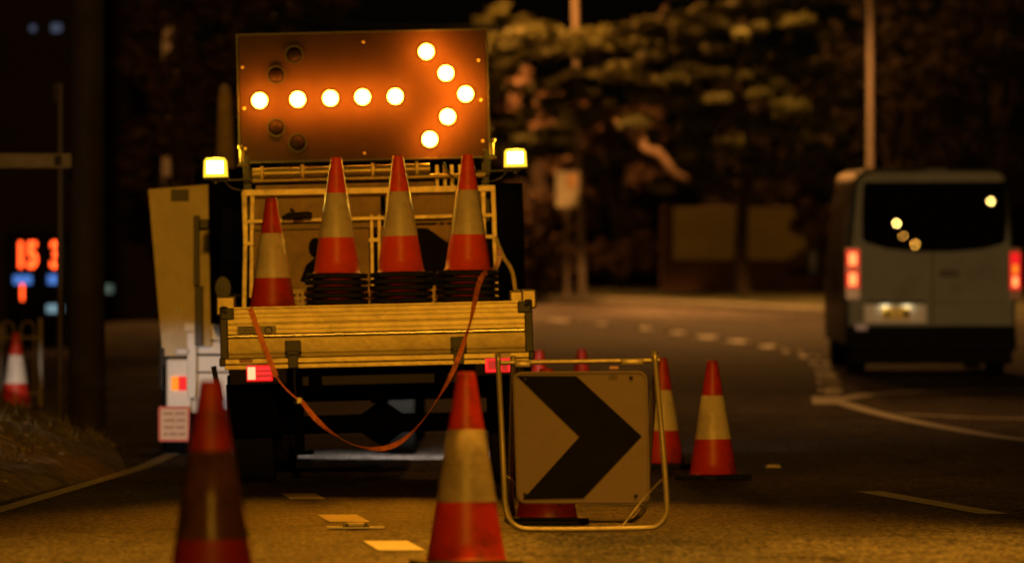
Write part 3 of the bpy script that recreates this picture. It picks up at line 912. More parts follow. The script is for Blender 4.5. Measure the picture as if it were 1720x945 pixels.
# mesh crate behind the stacks
cr = MB()
cz = DECK + 0.003
c0 = on_truck(672, 33.45, cz)
def grid_wall(mb, x0, x1, z0, z1, y, nx, nz):
    for i in range(nx + 1): mb.box((x0 + (x1 - x0) * i / nx, y, (z0 + z1) / 2), (0.012, 0.012, z1 - z0))
    for k in range(nz + 1): mb.box(((x0 + x1) / 2, y - 0.0025, z0 + (z1 - z0) * k / nz), (x1 - x0 + 0.012, 0.012, 0.012))
for label, px, w in (('cream mesh crate at the left behind the first cone stack', 492, 0.30), ('cream mesh crate showing between the middle and first cone stacks', 622, 0.42), ('cream mesh crate showing between the middle and right cone stacks', 742, 0.34)):
    c = on_truck(px, 33.42, cz)
    ro = thing('mesh_crate', label, 'crate', c, (0, ROLL, 0), 'mesh crates on the truck bed')
    mb = MB(); grid_wall(mb, -w / 2, w / 2, 0.0, 0.15, 0, max(6, int(w / 0.03)), 5); grid_wall(mb, -w / 2, w / 2, 0.0, 0.15, 0.24, 8, 4)
    for s in (-1, 1):
        for k in range(5): mb.box((s * w / 2, 0.12, 0.0375 * k), (0.011, 0.236, 0.011))
    mb.build('lattice', M['plastic_cream'], ro)
    mb = MB(); mb.tube([(-w / 2, 0, 0.16), (w / 2, 0, 0.16), (w / 2, 0.24, 0.16), (-w / 2, 0.24, 0.16)], 0.011, 8, closed=True); mb.build('rim', M['plastic_cream'], ro)
    mb = MB(); mb.box((0, 0.12, 0.0), (w - 0.02, 0.22, 0.006)); mb.build('bottom', M['plastic_cream'], ro)
# road signs carried against the rack
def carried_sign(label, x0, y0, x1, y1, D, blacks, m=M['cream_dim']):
    ctr = P((x0 + x1) / 2, y1, D)
    ro = thing('road_sign', label, 'road sign', ctr, (0, ROLL, 0), 'road signs carried on the truck')
    inv = (Matrix.Translation(ctr) @ Matrix.Rotation(ROLL, 4, 'Y')).inverted()
    w, h = (x1 - x0) / F * D, (y1 - y0) / F * D
    mb = MB(); mb.box((0, 0.004, h / 2), (w, 0.008, h), bevel=0.002); pn = mb.build('panel', m, ro)
    for poly in blacks:
        mb = MB(); mb.prism([inv @ P(x, y, D - 0.002) for x, y in poly], (0, -0.003, 0)); mb.build('symbol', M['sign_black'], pn)
    return ro
circ = [(530 + 12 * math.cos(a * 0.3927), 416 + 17 * math.sin(a * 0.3927)) for a in range(16)]
carried_sign('cream sign with a black worker figure, behind the first cone stack', 428, 386, 622, 505, 34.06, [circ, [(528, 433), (548, 428), (552, 445), (520, 470), (510, 474), (504, 472), (514, 445)], [(545, 440), (562, 448), (560, 490), (545, 490)]])
carried_sign('cream sign with a broad black diagonal, behind the middle and right cone stacks', 642, 378, 812, 500, 34.08, [[(700, 383), (718, 383), (770, 420), (770, 500), (742, 500), (704, 470)]])
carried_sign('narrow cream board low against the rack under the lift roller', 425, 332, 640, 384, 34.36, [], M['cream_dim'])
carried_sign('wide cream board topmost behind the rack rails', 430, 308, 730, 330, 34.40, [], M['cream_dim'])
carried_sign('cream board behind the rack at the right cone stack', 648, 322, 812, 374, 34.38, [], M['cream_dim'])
# a dark work glove lying on the rail
mb = MB()
mb.tube(smooth_curve([P(474, 366, 34.12), P(486, 362, 34.12), P(500, 363, 34.12), P(512, 361, 34.12), P(524, 362, 34.12)], 4), [0.012] * 3 + [0.02] * 4 + [0.024] * 4 + [0.022] * 4 + [0.018] * 2, 10)
mb.tube([P(490, 360, 34.12), P(492, 355, 34.12), P(488, 350, 34.12)], [0.014, 0.012, 0.008], 8)
tag(mb.build('work_glove', M['rubber'], smooth=180), 'dark glove lying on the rack rail behind the single low cone', 'glove')

# orange strap hanging from the tray
def ribbon(mb, pts, w, tw):
    pts = smooth_curve(pts, 10)
    n = len(pts); rows = []
    for i, p in enumerate(pts):
        t = (pts[min(i + 1, n - 1)] - pts[max(i - 1, 0)]).normalized()
        side = t.cross(Vector((0, -1, 0))).normalized()
        nn = side.cross(t).normalized()
        a = tw(i / (n - 1))
        d = side * math.cos(a) + nn * math.sin(a)
        q = nn * math.cos(a) - side * math.sin(a)
        rows.append([p + d * w / 2 + q * 0.001, p - d * w / 2 + q * 0.001, p - d * w / 2 - q * 0.001, p + d * w / 2 - q * 0.001])
    mb.loft(rows)
mb = MB()
fr = TD - 0.06
ribbon(mb, [P(838, 418, 34.15), P(838, 436, 33.7), P(830, 452, 33.0), P(813, 460, 32.72), P(804, 478, 32.6), P(797, 508, TD - 0.03), P(790, 540, fr), P(780, 572, fr - 0.02), P(763, 618, fr), P(740, 662, fr), P(705, 712, fr), P(670, 743, fr), P(636, 753, fr), P(598, 748, fr), P(560, 728, fr), P(530, 702, fr), P(506, 672, fr)], 0.03,
       lambda u: 0.15 + 1.36 * (0.5 - 0.5 * math.cos((u - 0.25) * 27.0)) ** 0.7 * min(1, max(0, (u - 0.25) * 6)))
strap = mb.build('ratchet_strap', M['strap'], smooth=60)
tag(strap, 'orange webbing strap hanging in a loop below the truck tailgate', 'strap')
mb = MB()
ribbon(mb, [P(418, 516, TD + 0.01), P(422, 522, TD - 0.03), P(432, 550, TD - 0.03), P(444, 582, TD - 0.035), P(456, 612, fr), P(464, 632, fr)], 0.030, lambda u: 0.2)
mb.tube(smooth_curve([P(464, 632, fr), P(476, 648, fr), P(490, 662, fr), P(502, 671, fr)], 4), 0.006, 6)
mb.build('strap_tail', M['strap'], strap, smooth=60)
mb = MB(); mb.box(P(503, 672, fr), (0.03, 0.02, 0.035), bevel=0.004); mb.build('hook', M['rack'], strap)

# ------------------------------------------------------------------ folding chevron sign
SD = 25.0
cs = thing('chevron_sign', 'square chevron sign pointing right in a folding tube frame on the road', 'road sign', (P(975, 0, SD).x, SD, 0.003))
CO = Vector(cs.location)
def S(px, py, D): return P(px, py, D) - CO
def rounded(pts, r, n=6):
    out = []
    m = len(pts)
    for i in range(m):
        p, a, b = Vector(pts[i]), Vector(pts[i - 1]), Vector(pts[(i + 1) % m])
        u, v = (a - p).normalized(), (b - p).normalized()
        for k in range(n + 1):
            t = k / n
            out.append((p + u * r * (1 - t) ** 2 + v * r * t ** 2))
    return out
corners = [S(861, 624, 25.02), S(1087, 622, 25.02), S(1092, 845, 24.97), S(868, 845, 24.97)]
mb = MB(); mb.prism(rounded(corners, 0.045), (0, 0.006, 0))
panel = mb.build('panel', M['sign_face'], cs)
lip = rounded([S(863.5, 626.5, 25.018), S(1084.5, 624.5, 25.018), S(1089.5, 842.5, 24.968), S(870.5, 842.5, 24.968)], 0.042)
mb = MB(); mb.tube(lip, 0.0035, 6, closed=True); mb.build('panel_rim', M['sign_face'], panel)
chev = [(868, 631), (968, 631), (1078, 732), (980, 836), (878, 838), (973, 733)]
mb = MB(); mb.prism([S(x, y, 25.02 - 0.05 * (y - 624) / 221 - 0.001) for x, y in chev], (0, -0.0025, 0))
mb.build('chevron', M['sign_black'], panel)
mb = MB()
for (x, y) in ((882, 637), (1060, 634), (882, 830), (1068, 832)):
    mb.lathe([(0.0, -0.006), (0.006, -0.004), (0.009, 0)], 10, S(x, y, 25.015 - 0.05 * (y - 624) / 221), 'Y')
mb.build('rivet', M['black'], panel)
# front leg loop (U), rear leg loop, top bar
def loop(ptl, r):
    mb = MB(); mb.tube(ptl, r, 12); return mb
fl = [S(836, 594, 25.10), S(841, 690, 25.02), S(846, 800, 24.88), S(849, 850, 24.84), S(856, 872, 24.83), S(872, 885, 24.82), S(900, 888, 24.82), S(985, 888, 24.82), S(1085, 886, 24.82), S(1104, 882, 24.82), S(1117, 868, 24.83), S(1120, 846, 24.85), S(1115, 770, 24.93), S(1108, 690, 25.02), S(1099, 590, 25.10)]
loop(smooth_curve(fl, 4), 0.0125).build('front_leg', M['galv'], cs, smooth=180)
rl = [S(862, 600, 25.14), S(860, 690, 25.4), S(858, 800, 25.85), S(860, 850, 26.1), S(872, 872, 26.15), S(905, 874, 26.15), S(975, 874, 26.15), S(1048, 874, 26.15), S(1072, 866, 26.14), S(1084, 846, 26.1), S(1088, 800, 25.9), S(1096, 690, 25.4), S(1104, 598, 25.14)]
loop(smooth_curve(rl, 4), 0.0125).build('rear_leg', M['galv'], cs, smooth=180)
mb = MB(); mb.tube([S(834, 609, 25.12), S(1108, 605, 25.12)], 0.011, 10)
mb.box(S(878, 611, 25.11), (0.07, 0.026, 0.028), bevel=0.005); mb.box(S(1062, 607, 25.11), (0.10, 0.026, 0.028), bevel=0.005)
mb.build('top_bar', M['galv'], cs, smooth=40)
mb = MB(); mb.box(S(1031, 617, 25.0), (0.04, 0.006, 0.012)); mb.build('tag', M['reflector'], cs)
mb = MB(); mb.tube(smooth_curve([S(1116, 800, 24.93), S(1080, 838, 24.95), S(1046, 882, 24.86)], 5), 0.0035, 6)
mb.tube(smooth_curve([S(850, 798, 24.93), S(860, 806, 24.96), S(868, 822, 25.3)], 5), 0.003, 6)
mb.box(S(1042, 884, 24.85), (0.02, 0.02, 0.014), bevel=0.002)
mb.build('stay_wire', M['galv'], cs)
mb = MB(); mb.box(S(1040, 848, 25.0), (0.30, 0.012, 0.008)); mb.build('lower_clip', M['black'], cs)

# ------------------------------------------------------------------ raised pavement markers
def marker(loc, label, w=0.10):
    ro = thing('pavement_marker', label, 'road stud', loc, (0, 0, R(5)), 'raised pavement markers')
    mb = MB(); mb.loft([[(-w / 2, -0.05, 0), (w / 2, -0.05, 0), (w / 2, 0.05, 0), (-w / 2, 0.05, 0)], [(-w * 0.36, -0.024, 0.018), (w * 0.36, -0.024, 0.018), (w * 0.36, 0.024, 0.018), (-w * 0.36, 0.024, 0.018)]])
    mb.build('body', M['paint'], ro)
    mb = MB(); mb.box((0, -0.040, 0.0095), (w * 0.7, 0.004, 0.012), Matrix.Rotation(R(-55), 3, 'X')); mb.build('reflector', M['sleeve'], ro)
    return ro
marker((P(1298, 786, 36.6).x, 36.6, 0.006), 'white road stud on the asphalt right of the lone cone')
stud_at = []
acc = 0
for a, b in zip(sb, sb[1:]):
    acc += (b - a).length
    if acc > 2.8: acc -= 2.8; stud_at.append((b.x, b.y))
for i, (sx_, sy_) in enumerate(stud_at):
    w_m = marker((sx_ - 0.02, sy_ - 0.75, zf(sy_ - 0.75) + 0.006), 'white road stud in the dashed line sweeping round the bend', 0.15)
    w_m.scale = (1, 1, 1.6); w_m['group'] = 'road studs round the bend'
ro = thing('pavement_marker', 'white winged road marker with a black top beside the yellow lit dashes', 'road stud', (P(596, 888, 25.2).x, 25.2, 0.006), (0, 0, R(4)), 'raised pavement markers')
mb = MB(); mb.prism([(-0.125, -0.05, 0), (0.0, -0.085, 0), (0.13, -0.03, 0), (0.125, 0.05, 0), (0.0, 0.09, 0), (-0.12, 0.04, 0)], (0, 0, 0.006)); mb.build('base', M['paint'], ro)
mb = MB(); mb.loft([[(-0.055, -0.05, 0.006), (0.065, -0.05, 0.006), (0.065, 0.05, 0.006), (-0.055, 0.05, 0.006)], [(-0.035, -0.028, 0.022), (0.045, -0.028, 0.022), (0.045, 0.028, 0.022), (-0.035, 0.028, 0.022)]]); mb.build('body', M['black'], ro)
mb = MB(); mb.box((0.005, -0.041, 0.0145), (0.07, 0.003, 0.010), Matrix.Rotation(R(-52), 3, 'X')); mb.build('reflector', M['sleeve'], ro)

# ------------------------------------------------------------------ second work truck on the left
WD = 39.0
wt = thing('flatbed_truck', 'work truck with white tail boards and an upright cream ramp, behind the yellow lit truck', 'truck', (-1.55, WD, zf(WD)))
WO = Vector(wt.location)
def W(px, py, D=WD): return P(px, py, D) - WO
def wpart(name, m, rects, D, depth, parent=None, bevel=0.006):
    mb = MB()
    for (x0, y0, x1, y1) in rects:
        c = W((x0 + x1) / 2, (y0 + y1) / 2, D)
        mb.box(c + Vector((0, depth / 2, 0)), ((x1 - x0) / F * D, depth, (y1 - y0) / F * D), bevel=bevel)
    return mb.build(name, m, parent or wt)
mb = MB(); mb.prism([W(249, 318, 39.1), W(349, 310, 39.1), W(354, 582, 39.0), W(272, 584, 39.0)], (0, 0.07, 0))
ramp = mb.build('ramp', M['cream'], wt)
wpart('handle_slot', M['black'], [(287, 318, 317, 338)], 39.08, 0.015, ramp, 0.005)
mb = MB(); mb.lathe([(0.0, -0.02), (0.02, -0.01), (0.024, 0.01)], 12, W(297, 520, 39.02), 'Y'); mb.build('ramp_bolt', M['white'], ramp)
wpart('ramp_strut', M['black'], [(325, 362, 335, 480), (327, 480, 341, 580), (335, 368, 350, 384)], 38.93, 0.06)
wpart('ramp_hinge', M['cream'], [(276, 583, 312, 598)], 39.0, 0.08)
wpart('machinery', M['chassis'], [(338, 385, 352, 560), (350, 395, 366, 545)], 39.2, 0.3, bevel=0.02)
tb = wpart('tail_board', M['white'], [(331, 544, 440, 571), (331, 573, 440, 594), (331, 597, 440, 624), (326, 626, 440, 688)], 39.1, 0.05)
wpart('tail_post', M['white'], [(309, 541, 330, 556), (314, 557, 330, 668)], 39.0, 0.08)
wpart('hand_rail', M['white'], [(293, 583, 318, 597)], 38.98, 0.05, bevel=0.02)
lp = wpart('light_panel', M['white'], [(279, 602, 322, 692), (322, 670, 364, 694)], 39.04, 0.06, bevel=0.015)
tl = wpart('tail_light', M['tail_red'], [(300, 632, 313, 655)], 39.02, 0.02, lp, 0.004)
tl['label'] = 'red half of the square tail light'
wpart('indicator', M['tail_amber'], [(288, 632, 300, 655)], 39.02, 0.02, lp, 0.004)
hz = wpart('hazard_plate', M['hazard'], [(267, 684, 318, 741)], 38.98, 0.012, bevel=0.004)
wpart('plate_border', M['hazard_red'], [(267, 682, 318, 686), (267, 737, 318, 741), (266, 686, 270, 737), (315, 686, 319, 737)], 38.972, 0.006, hz, 0)
random.seed(5)
for r_ in range(4):
    mb = MB(); x = 274
    while x < 308:
        w_ = min(312 - x, random.uniform(8, 24))
        mb.box(W(x + w_ / 2, 694 + r_ * 11.5, 38.975), (w_ * 0.88 / F * WD, 0.004, 5 / F * WD)); x += w_ + 0.8
    mb.build('lettering', M['hazard_mark'], hz)
mb = MB(); mb.box((0.0, 2.6, 0.55), (1.7, 4.9, 0.16), bevel=0.01); mb.build('chassis', M['chassis'], wt)
mb = MB(); mb.box((0.02, 2.0, 0.80), (1.62, 3.6, 0.06), bevel=0.01)
for s in (-1, 1): mb.box((0.02 + s * 0.8, 2.0, 0.93), (0.03, 3.6, 0.18), bevel=0.01)
mb.build('tray', M['white'], wt)
mb = MB()
mb.loft([[(s * 0.85, y, z) for y, z in ((4.0, 0.5), (4.0, 2.0), (4.2, 2.1), (5.3, 2.0), (5.7, 1.3), (5.8, 0.5))] for s in (-1, 1)])
cb = mb.build('cab', M['chassis'], wt)
mb = MB(); mb.box((0, 3.99, 1.6), (1.3, 0.012, 0.4), bevel=0.003); mb.build('rear_window', M['glass'], cb)
for x in (-0.78, 0.78):
    wheel(x, 0.75, wt, 0.36, 0.2); wheel(x, 4.7, wt, 0.36, 0.2)
mb = MB(); mb.box((-0.86, 0.75, 0.62), (0.06, 0.9, 0.34), bevel=0.05); mb.build('mudguard', M['bar'], wt)

# ------------------------------------------------------------------ van
VD = 64.6
vz = zf(VD + 0.9)
pitch = math.atan((zf(VD + 4.2) - zf(VD + 0.9)) / 3.3)
van = thing('van', 'pale passenger van seen from behind with lit tail lights on the right', 'van', (4.76, VD, vz - 0.012), (pitch, 0, 0))
TILT = math.tan(R(2.0))
def vy(z): return max(0, (z - 0.95)) * TILT
def vring(y, wb, wt_, z0, z1, rear=False, rc=0.14):
    """rounded cross-section, closed; wider at the waist than at the roof"""
    pts = []
    def hw(z):
        t = (z - z0) / (z1 - z0)
        zz = z
        return wb + (wt_ - wb) * max(0, (zz - 1.05) / 1.3) ** 1.2 - 0.03 * max(0, (0.7 - zz))
    side = [z0 + (z1 - rc - z0) * i / 9 for i in range(10)]
    right = [(hw(z), z) for z in side]
    tw = hw(z1 - rc)
    for a in range(15, 91, 15):
        right.append((tw - rc + rc * math.cos(R(a)), z1 - rc + rc * math.sin(R(a))))
    for i in range(1, 4):
        pass
    prof = right + [(-x, z) for x, z in right[::-1]]
    return [(x, y + (vy(z) if rear else 0), z) for x, z in prof]
mb = MB()
mb.loft([vring(0.03, 0.925, 0.80, 0.40, 2.29, True, 0.16), vring(0.06, 0.95, 0.828, 0.39, 2.325, True, 0.18), vring(0.14, 0.968, 0.848, 0.38, 2.345, True, 0.20), vring(0.35, 0.975, 0.862, 0.36, 2.36, False, 0.20), vring(3.6, 0.975, 0.865, 0.36, 2.36, False), vring(4.05, 0.97, 0.85, 0.36, 2.28), vring(4.75, 0.955, 0.80, 0.36, 1.40, False, 0.12), vring(5.35, 0.90, 0.80, 0.36, 1.18, False, 0.12), vring(5.5, 0.84, 0.75, 0.40, 1.0, False, 0.12)])
body = mb.build('body', M['van'], van, smooth=35)
def V(px, py, extra=0.0):
    """picture point on the rear face of the van, in its own coordinates"""
    s = F / VD
    x = (px - 860) / s - 4.76
    z = (CAMZ + (HY - py) / s) - vz
    return Vector((x, 0.03 + vy(z) - extra, z))
def vpoly(name, m, poly, proud, thick, parent=None):
    mb = MB(); mb.prism([V(x, y, proud) for x, y in poly], (0, thick, 0)); return mb.build(name, m, parent or van)
win = [(1452, 304), (1688, 303), (1690, 312), (1692, 360), (1690, 400), (1684, 408), (1650, 417), (1600, 421), (1540, 421), (1490, 416), (1455, 406), (1449, 400), (1448, 360), (1450, 312)]
w_ = vpoly('rear_window', M['glass'], win, 0.010, 0.02)
vpoly('rear_door_frame', M['van'], [(1462, 289), (1678, 288), (1690, 300), (1450, 301)], 0.006, 0.02)
vpoly('door_gap', M['black'], [(1565.5, 422), (1568.5, 422), (1568.5, 541), (1565.5, 541)], 0.004, 0.012)
vpoly('panel_crease', M['black'], [(1570, 505), (1692, 505), (1692, 506.3), (1570, 506.3)], 0.004, 0.012)
vpoly('roof_light', M['black'], [(1555, 281), (1590, 281), (1594, 288), (1551, 288)], 0.02, 0.04)
vpoly('door_handle', M['black'], [(1578, 454), (1584, 451), (1604, 451), (1612, 455), (1612, 461), (1604, 464), (1582, 464), (1576, 460)], 0.016, 0.02)
vpoly('plate_hood', M['black'], [(1455, 503), (1557, 503), (1555, 509), (1457, 509)], 0.04, 0.05)
pr_ = vpoly('plate_recess', M['white'], [(1452, 509), (1556, 509), (1556, 540), (1452, 540)], 0.003, 0.01)
np_ = vpoly('number_plate', M['plate_yellow'], [(1482, 514), (1529, 514), (1529, 534), (1482, 534)], 0.008, 0.006)
vpoly('plate_marks', M['sign_black'], [(1488, 519), (1493, 519), (1493, 531), (1488, 531)], 0.010, 0.003, np_)
vpoly('plate_marks', M['sign_black'], [(1518, 517), (1527, 517), (1527, 530), (1518, 530)], 0.010, 0.003, np_)
for x in (1487, 1524):
    vpoly('plate_lamp', M['plate_light'], [(x - 9, 508.6), (x + 9, 508.6), (x + 9, 511.5), (x - 9, 511.5)], 0.034, 0.02)
    lamp('plate_lamp_light', Vector(van.location) + V(x, 513, 0.05), 0.2, (1.0, 0.83, 0.5), 0.02)
mb = MB(); 
bpz = [V(1422, 545).z, 0.30]
mb.box((0, 0.05, (bpz[0] + 0.28) / 2), (1.93, 0.26, bpz[0] - 0.28), bevel=0.05)
mb.box((0, -0.05, 0.44), (1.8, 0.10, 0.12), bevel=0.03)
mb.box((0, 0.12, 0.24), (1.86, 0.2, 0.2), bevel=0.04)
mb.build('rear_bumper', M['bumper'], van, smooth=40)
vpoly('bumper_reflector', M['reflector'], [(1436, 542), (1456, 542), (1456, 552), (1436, 552)], 0.15, 0.01)
mb = MB(); mb.box((0, 0.4, 0.26), (1.3, 0.05, 0.07), bevel=0.01)
for x in (-0.42, -0.05, 0.5): mb.lathe([(0.06, 0.0), (0.09, 0.3)], 12, (x, 0.2, 0.26), 'Y')
mb.build('exhaust', M['bar'], van)
for (x0, x1, parts) in ((1422, 1443, [(420, 446, 'tail_van'), (454, 480, 'tail_van')]), (1697, 1714, [(424, 440, 'tail_red'), (440, 460, 'tail_amber'), (460, 482, 'tail_van')])):
    h = vpoly('tail_light', M['reflector'], [(x0 - 1, 415), (x1 + 1, 415), (x1 + 1, 500), (x0 - 1, 500)], 0.012, 0.06)
    vpoly('lit_lens', M['tail_red'], [(x0, parts[0][0] - 2), (x1, parts[0][0] - 2), (x1, parts[-1][1] + 2), (x0, parts[-1][1] + 2)] if x0 > 1600 else [(x0, 418), (x1, 418), (x1, 447), (x0, 447)], 0.016, 0.01, h)
    if x0 < 1600: vpoly('lit_lens', M['tail_red'], [(x0, 453), (x1, 453), (x1, 481), (x0, 481)], 0.016, 0.01, h)
    for (a, b, mm) in parts:
        vpoly('bulb_glow', M[mm], [(x0 + 4, a + 3), (x1 - 4, a + 3), (x1 - 4, b - 3), (x0 + 4, b - 3)], 0.019, 0.006, h)
for s in (-1, 1):
    mb = MB(); mb.box((s * 1.12, 4.2, 1.28), (0.17, 0.12, 0.34), bevel=0.04); mb.tube([(s * 0.93, 4.25, 1.15), (s * 1.08, 4.22, 1.18)], 0.03, 8)
    mb.build('mirror', M['black'], van, smooth=40)
    wheel(s * 0.80, 0.95, van, 0.34, 0.21); wheel(s * 0.80, 4.25, van, 0.34, 0.21)
    mb = MB()
    for (a, b) in ((0.5, 1.55), (1.65, 2.85), (2.95, 3.6)):
        mb.prism([(s * 0.965, a, 1.35), (s * 0.965, b, 1.35), (s * 0.905, b, 1.95), (s * 0.905, a, 1.95)], (s * 0.012, 0, 0))
    mb.build('side_window', M['glass_dull'], van)
# the row of street lamps far behind the photographer that the van's rear window mirrors
n_ = Vector((0, -math.cos(R(2.0) + 0), math.sin(R(2.0)))); n_.rotate(Matrix.Rotation(pitch, 3, 'X'))
for (px, py, t, pw) in ((1506, 375, 92, 42), (1517, 396, 125, 9), (1537, 410, 165, 26), (1664, 338, 88, 42), (1553, 433, 180, 80), (1493, 455, 150, 80), (1677, 466, 170, 60)):
    p = P(px, py, VD + 0.05)
    d = (p - Vector((0, 0, CAMZ))).normalized()
    r = d - 2 * d.dot(n_) * n_
    lamp('street_light_row', p + r * t, pw, (1.0, 0.62, 0.16) if pw > 30 else (1.0, 0.45, 0.06), 0.03)

# ------------------------------------------------------------------ street furniture
def pole(name, label, cat, x, D, r0, r1, h, m, lean=0.0, arm=None, group=None):
    ro = thing(name, label, cat, (x, D, zf(D)), (0, 0, 0), group)
    mb = MB(); mb.tube([(0, 0, -0.1), (lean * h, 0, h)], [r0, r1], 14); mb.build('post', m, ro, smooth=60)
    if arm:
        mb = MB(); top = Vector((lean * h, 0, h - 0.05))
        mb.tube(smooth_curve([top, top + Vector((arm * 0.4, 0, 0.5)), top + Vector((arm, 0, 0.65))], 5), 0.05, 8); mb.build('arm', m, ro, smooth=60)
        mb = MB(); mb.box(top + Vector((arm * 1.05, 0, 0.65)), (0.8, 0.3, 0.16), bevel=0.05); mb.build('lamp_head', M['pole'], ro)
    return ro
pole('street_lamp', 'tall steel lamp post in front of the pine tree, next to the small white sign', 'street lamp', P(978, 0, 119.6).x, 119.9, 0.09, 0.07, 9.4, M['pole'], -0.022, -1.6, 'street lamp posts')
pole('street_lamp', 'thin lamp post rising behind the van roof', 'street lamp', P(1462, 0, 113).x, 113, 0.07, 0.058, 9.0, M['pole_pale'], 0.0, -2.4, 'street lamp posts')
up = thing('utility_pole', 'thick dark timber utility pole left of the trucks', 'utility pole', (P(146, 0, 46).x, 46, zf(46)))
mb = MB(); mb.tube([(0, 0, -0.1), (0, 0, 9)], [0.15, 0.125], 18); mb.build('post', M['timber'], up, smooth=60)
mb = MB(); mb.box((0.28, 0, 8.2), (2.2, 0.1, 0.12), bevel=0.01); mb.build('crossarm', M['timber'], up)
ps = thing('timber_post', 'pale round topped timber post behind the left beacon', 'post', (P(384, 0, 46).x, 46, zf(46)))
mb = MB()
h0 = P(0, 139, 46).z - zf(46)
mb.lathe([(0.09, 0), (0.085, h0 * 0.55), (0.078, h0 * 0.8), (0.06, h0 * 0.95), (0.045, h0 * 0.99), (0.0, h0)], 14)
for v in mb.bm.verts: v.co.x += -0.034 * v.co.z / h0
mb.build('shaft', M['paletimber'], ps, smooth=60)
# street name blade
sn = thing('street_sign', 'dim street name blade on a thin post at the left edge', 'street sign', (P(101, 0, 45).x, 45, zf(45)))
SO = Vector(sn.location)
mb = MB(); mb.tube([(0, 0, -0.05), (0, 0, P(0, 140, 45).z - SO.z)], 0.024, 10); mb.build('post', M['post_dark'], sn, smooth=60)
mb = MB(); mb.box((P(35, 270, 45) - SO) + Vector((0, -0.03, 0)), (0.80, 0.012, 0.115), bevel=0.003); bl = mb.build('blade', mat('blade_face', (0.06, 0.05, 0.04), 0.5, var=0.4, scale=9), sn)
mb = MB(); mb.box((P(98, 270, 45) - SO) + Vector((0, -0.04, 0)), (0.06, 0.006, 0.08)); mb.build('blade_patch', M['timber'], bl)
mb = MB(); mb.box((P(95, 155, 45) - SO), (0.07, 0.03, 0.15), bevel=0.01); mb.build('top_plate', M['timber'], sn)
# roadside sign far off
rs = thing('roadside_sign', 'small blurred white rectangular sign on a post beside the tall lamp post', 'road sign', (P(952, 0, 118.5).x, 118.5, zf(118.5) + 0.12))
RO = Vector(rs.location)
mb = MB(); mb.tube([(0, 0, -0.1), (0, 0, P(0, 290, 118.5).z - RO.z)], 0.05, 10); mb.build('post', M['pole'], rs, smooth=60)
mb = MB(); mb.box(P(953, 318, 118.4) - RO, (0.48, 0.02, 0.74), bevel=0.005); bl = mb.build('panel', mat('white_sign', (0.5, 0.46, 0.38), 0.5), rs)
mb = MB(); mb.box(P(961, 304, 118.37) - RO, (0.2, 0.02, 0.3), bevel=0.03); mb.build('orange_light_patch', mat('orange_lit_sign', (0.6, 0.36, 0.2), 0.5), bl)  # orange light on the white panel put into this patch's colour
# looped barrier
br = thing('metal_barrier', 'pale looped metal pedestrian barrier at the left edge', 'barrier', (P(68, 0, 53).x, 53, zf(53)))
mb = MB()
hb = 0.80
mb.tube([(0, 0, 0), (0, 0, hb + 0.02)], 0.022, 10); mb.tube([(-2.0, 0, 0), (-2.0, 0, hb)], 0.02, 10)
mb.tube([(-2.0, 0, 0.12), (0, 0, 0.12)], 0.012, 8); mb.tube([(-2.0, 0, hb - 0.16), (0, 0, hb - 0.16)], 0.012, 8)
mb.build('frame', M['fence'], br, smooth=60)
mb = MB()
for k in range(10):
    x = -0.06 - 0.19 * k
    mb.tube([(x, 0, 0.12), (x, 0, hb - 0.07)] + [(x - 0.06 + 0.06 * math.cos(R(a)), 0, hb - 0.07 + 0.06 * math.sin(R(a))) for a in range(30, 180, 30)] + [(x - 0.12, 0, hb - 0.07), (x - 0.12, 0, 0.12)], 0.008, 8)
mb.build('infill_loop', M['fence'], br, smooth=60)
# price sign with lit digits
pd = 80.0
pg = thing('price_sign', 'black price board with glowing red digits and blue strips', 'sign', (P(62, 0, pd).x, pd, zf(pd)))
PO = Vector(pg.location)
mb = MB(); mb.box((0, 0.15, (P(0, 392, pd).z - PO.z) / 2), (0.88, 0.2, P(0, 392, pd).z - PO.z), bevel=0.02); bx = mb.build('board', M['sign_black'], pg)
for (t, x, y, h) in (('15', 44, 430, 46), ('3', 93, 430, 46), ('1', 37, 491, 31)):
    text_mesh(t, h / F * pd * 1.30, 'digit', M['led_red'], bx, P(x, y, pd) - PO + Vector((0, 0.03, 0)), 0.006)
for (x0, y0, x1, y1, mm) in ((22, 462, 53, 477, 'led_blue'), (80, 461, 97, 477, 'led_blue'), (78, 511, 105, 525, 'led_pale')):
    mb = MB(); mb.box(P((x0 + x1) / 2, (y0 + y1) / 2, pd) - PO + Vector((0, 0.03, 0)), ((x1 - x0) / F * pd, 0.02, (y1 - y0) / F * pd), bevel=0.004); mb.build('lit_strip', M[mm], bx)

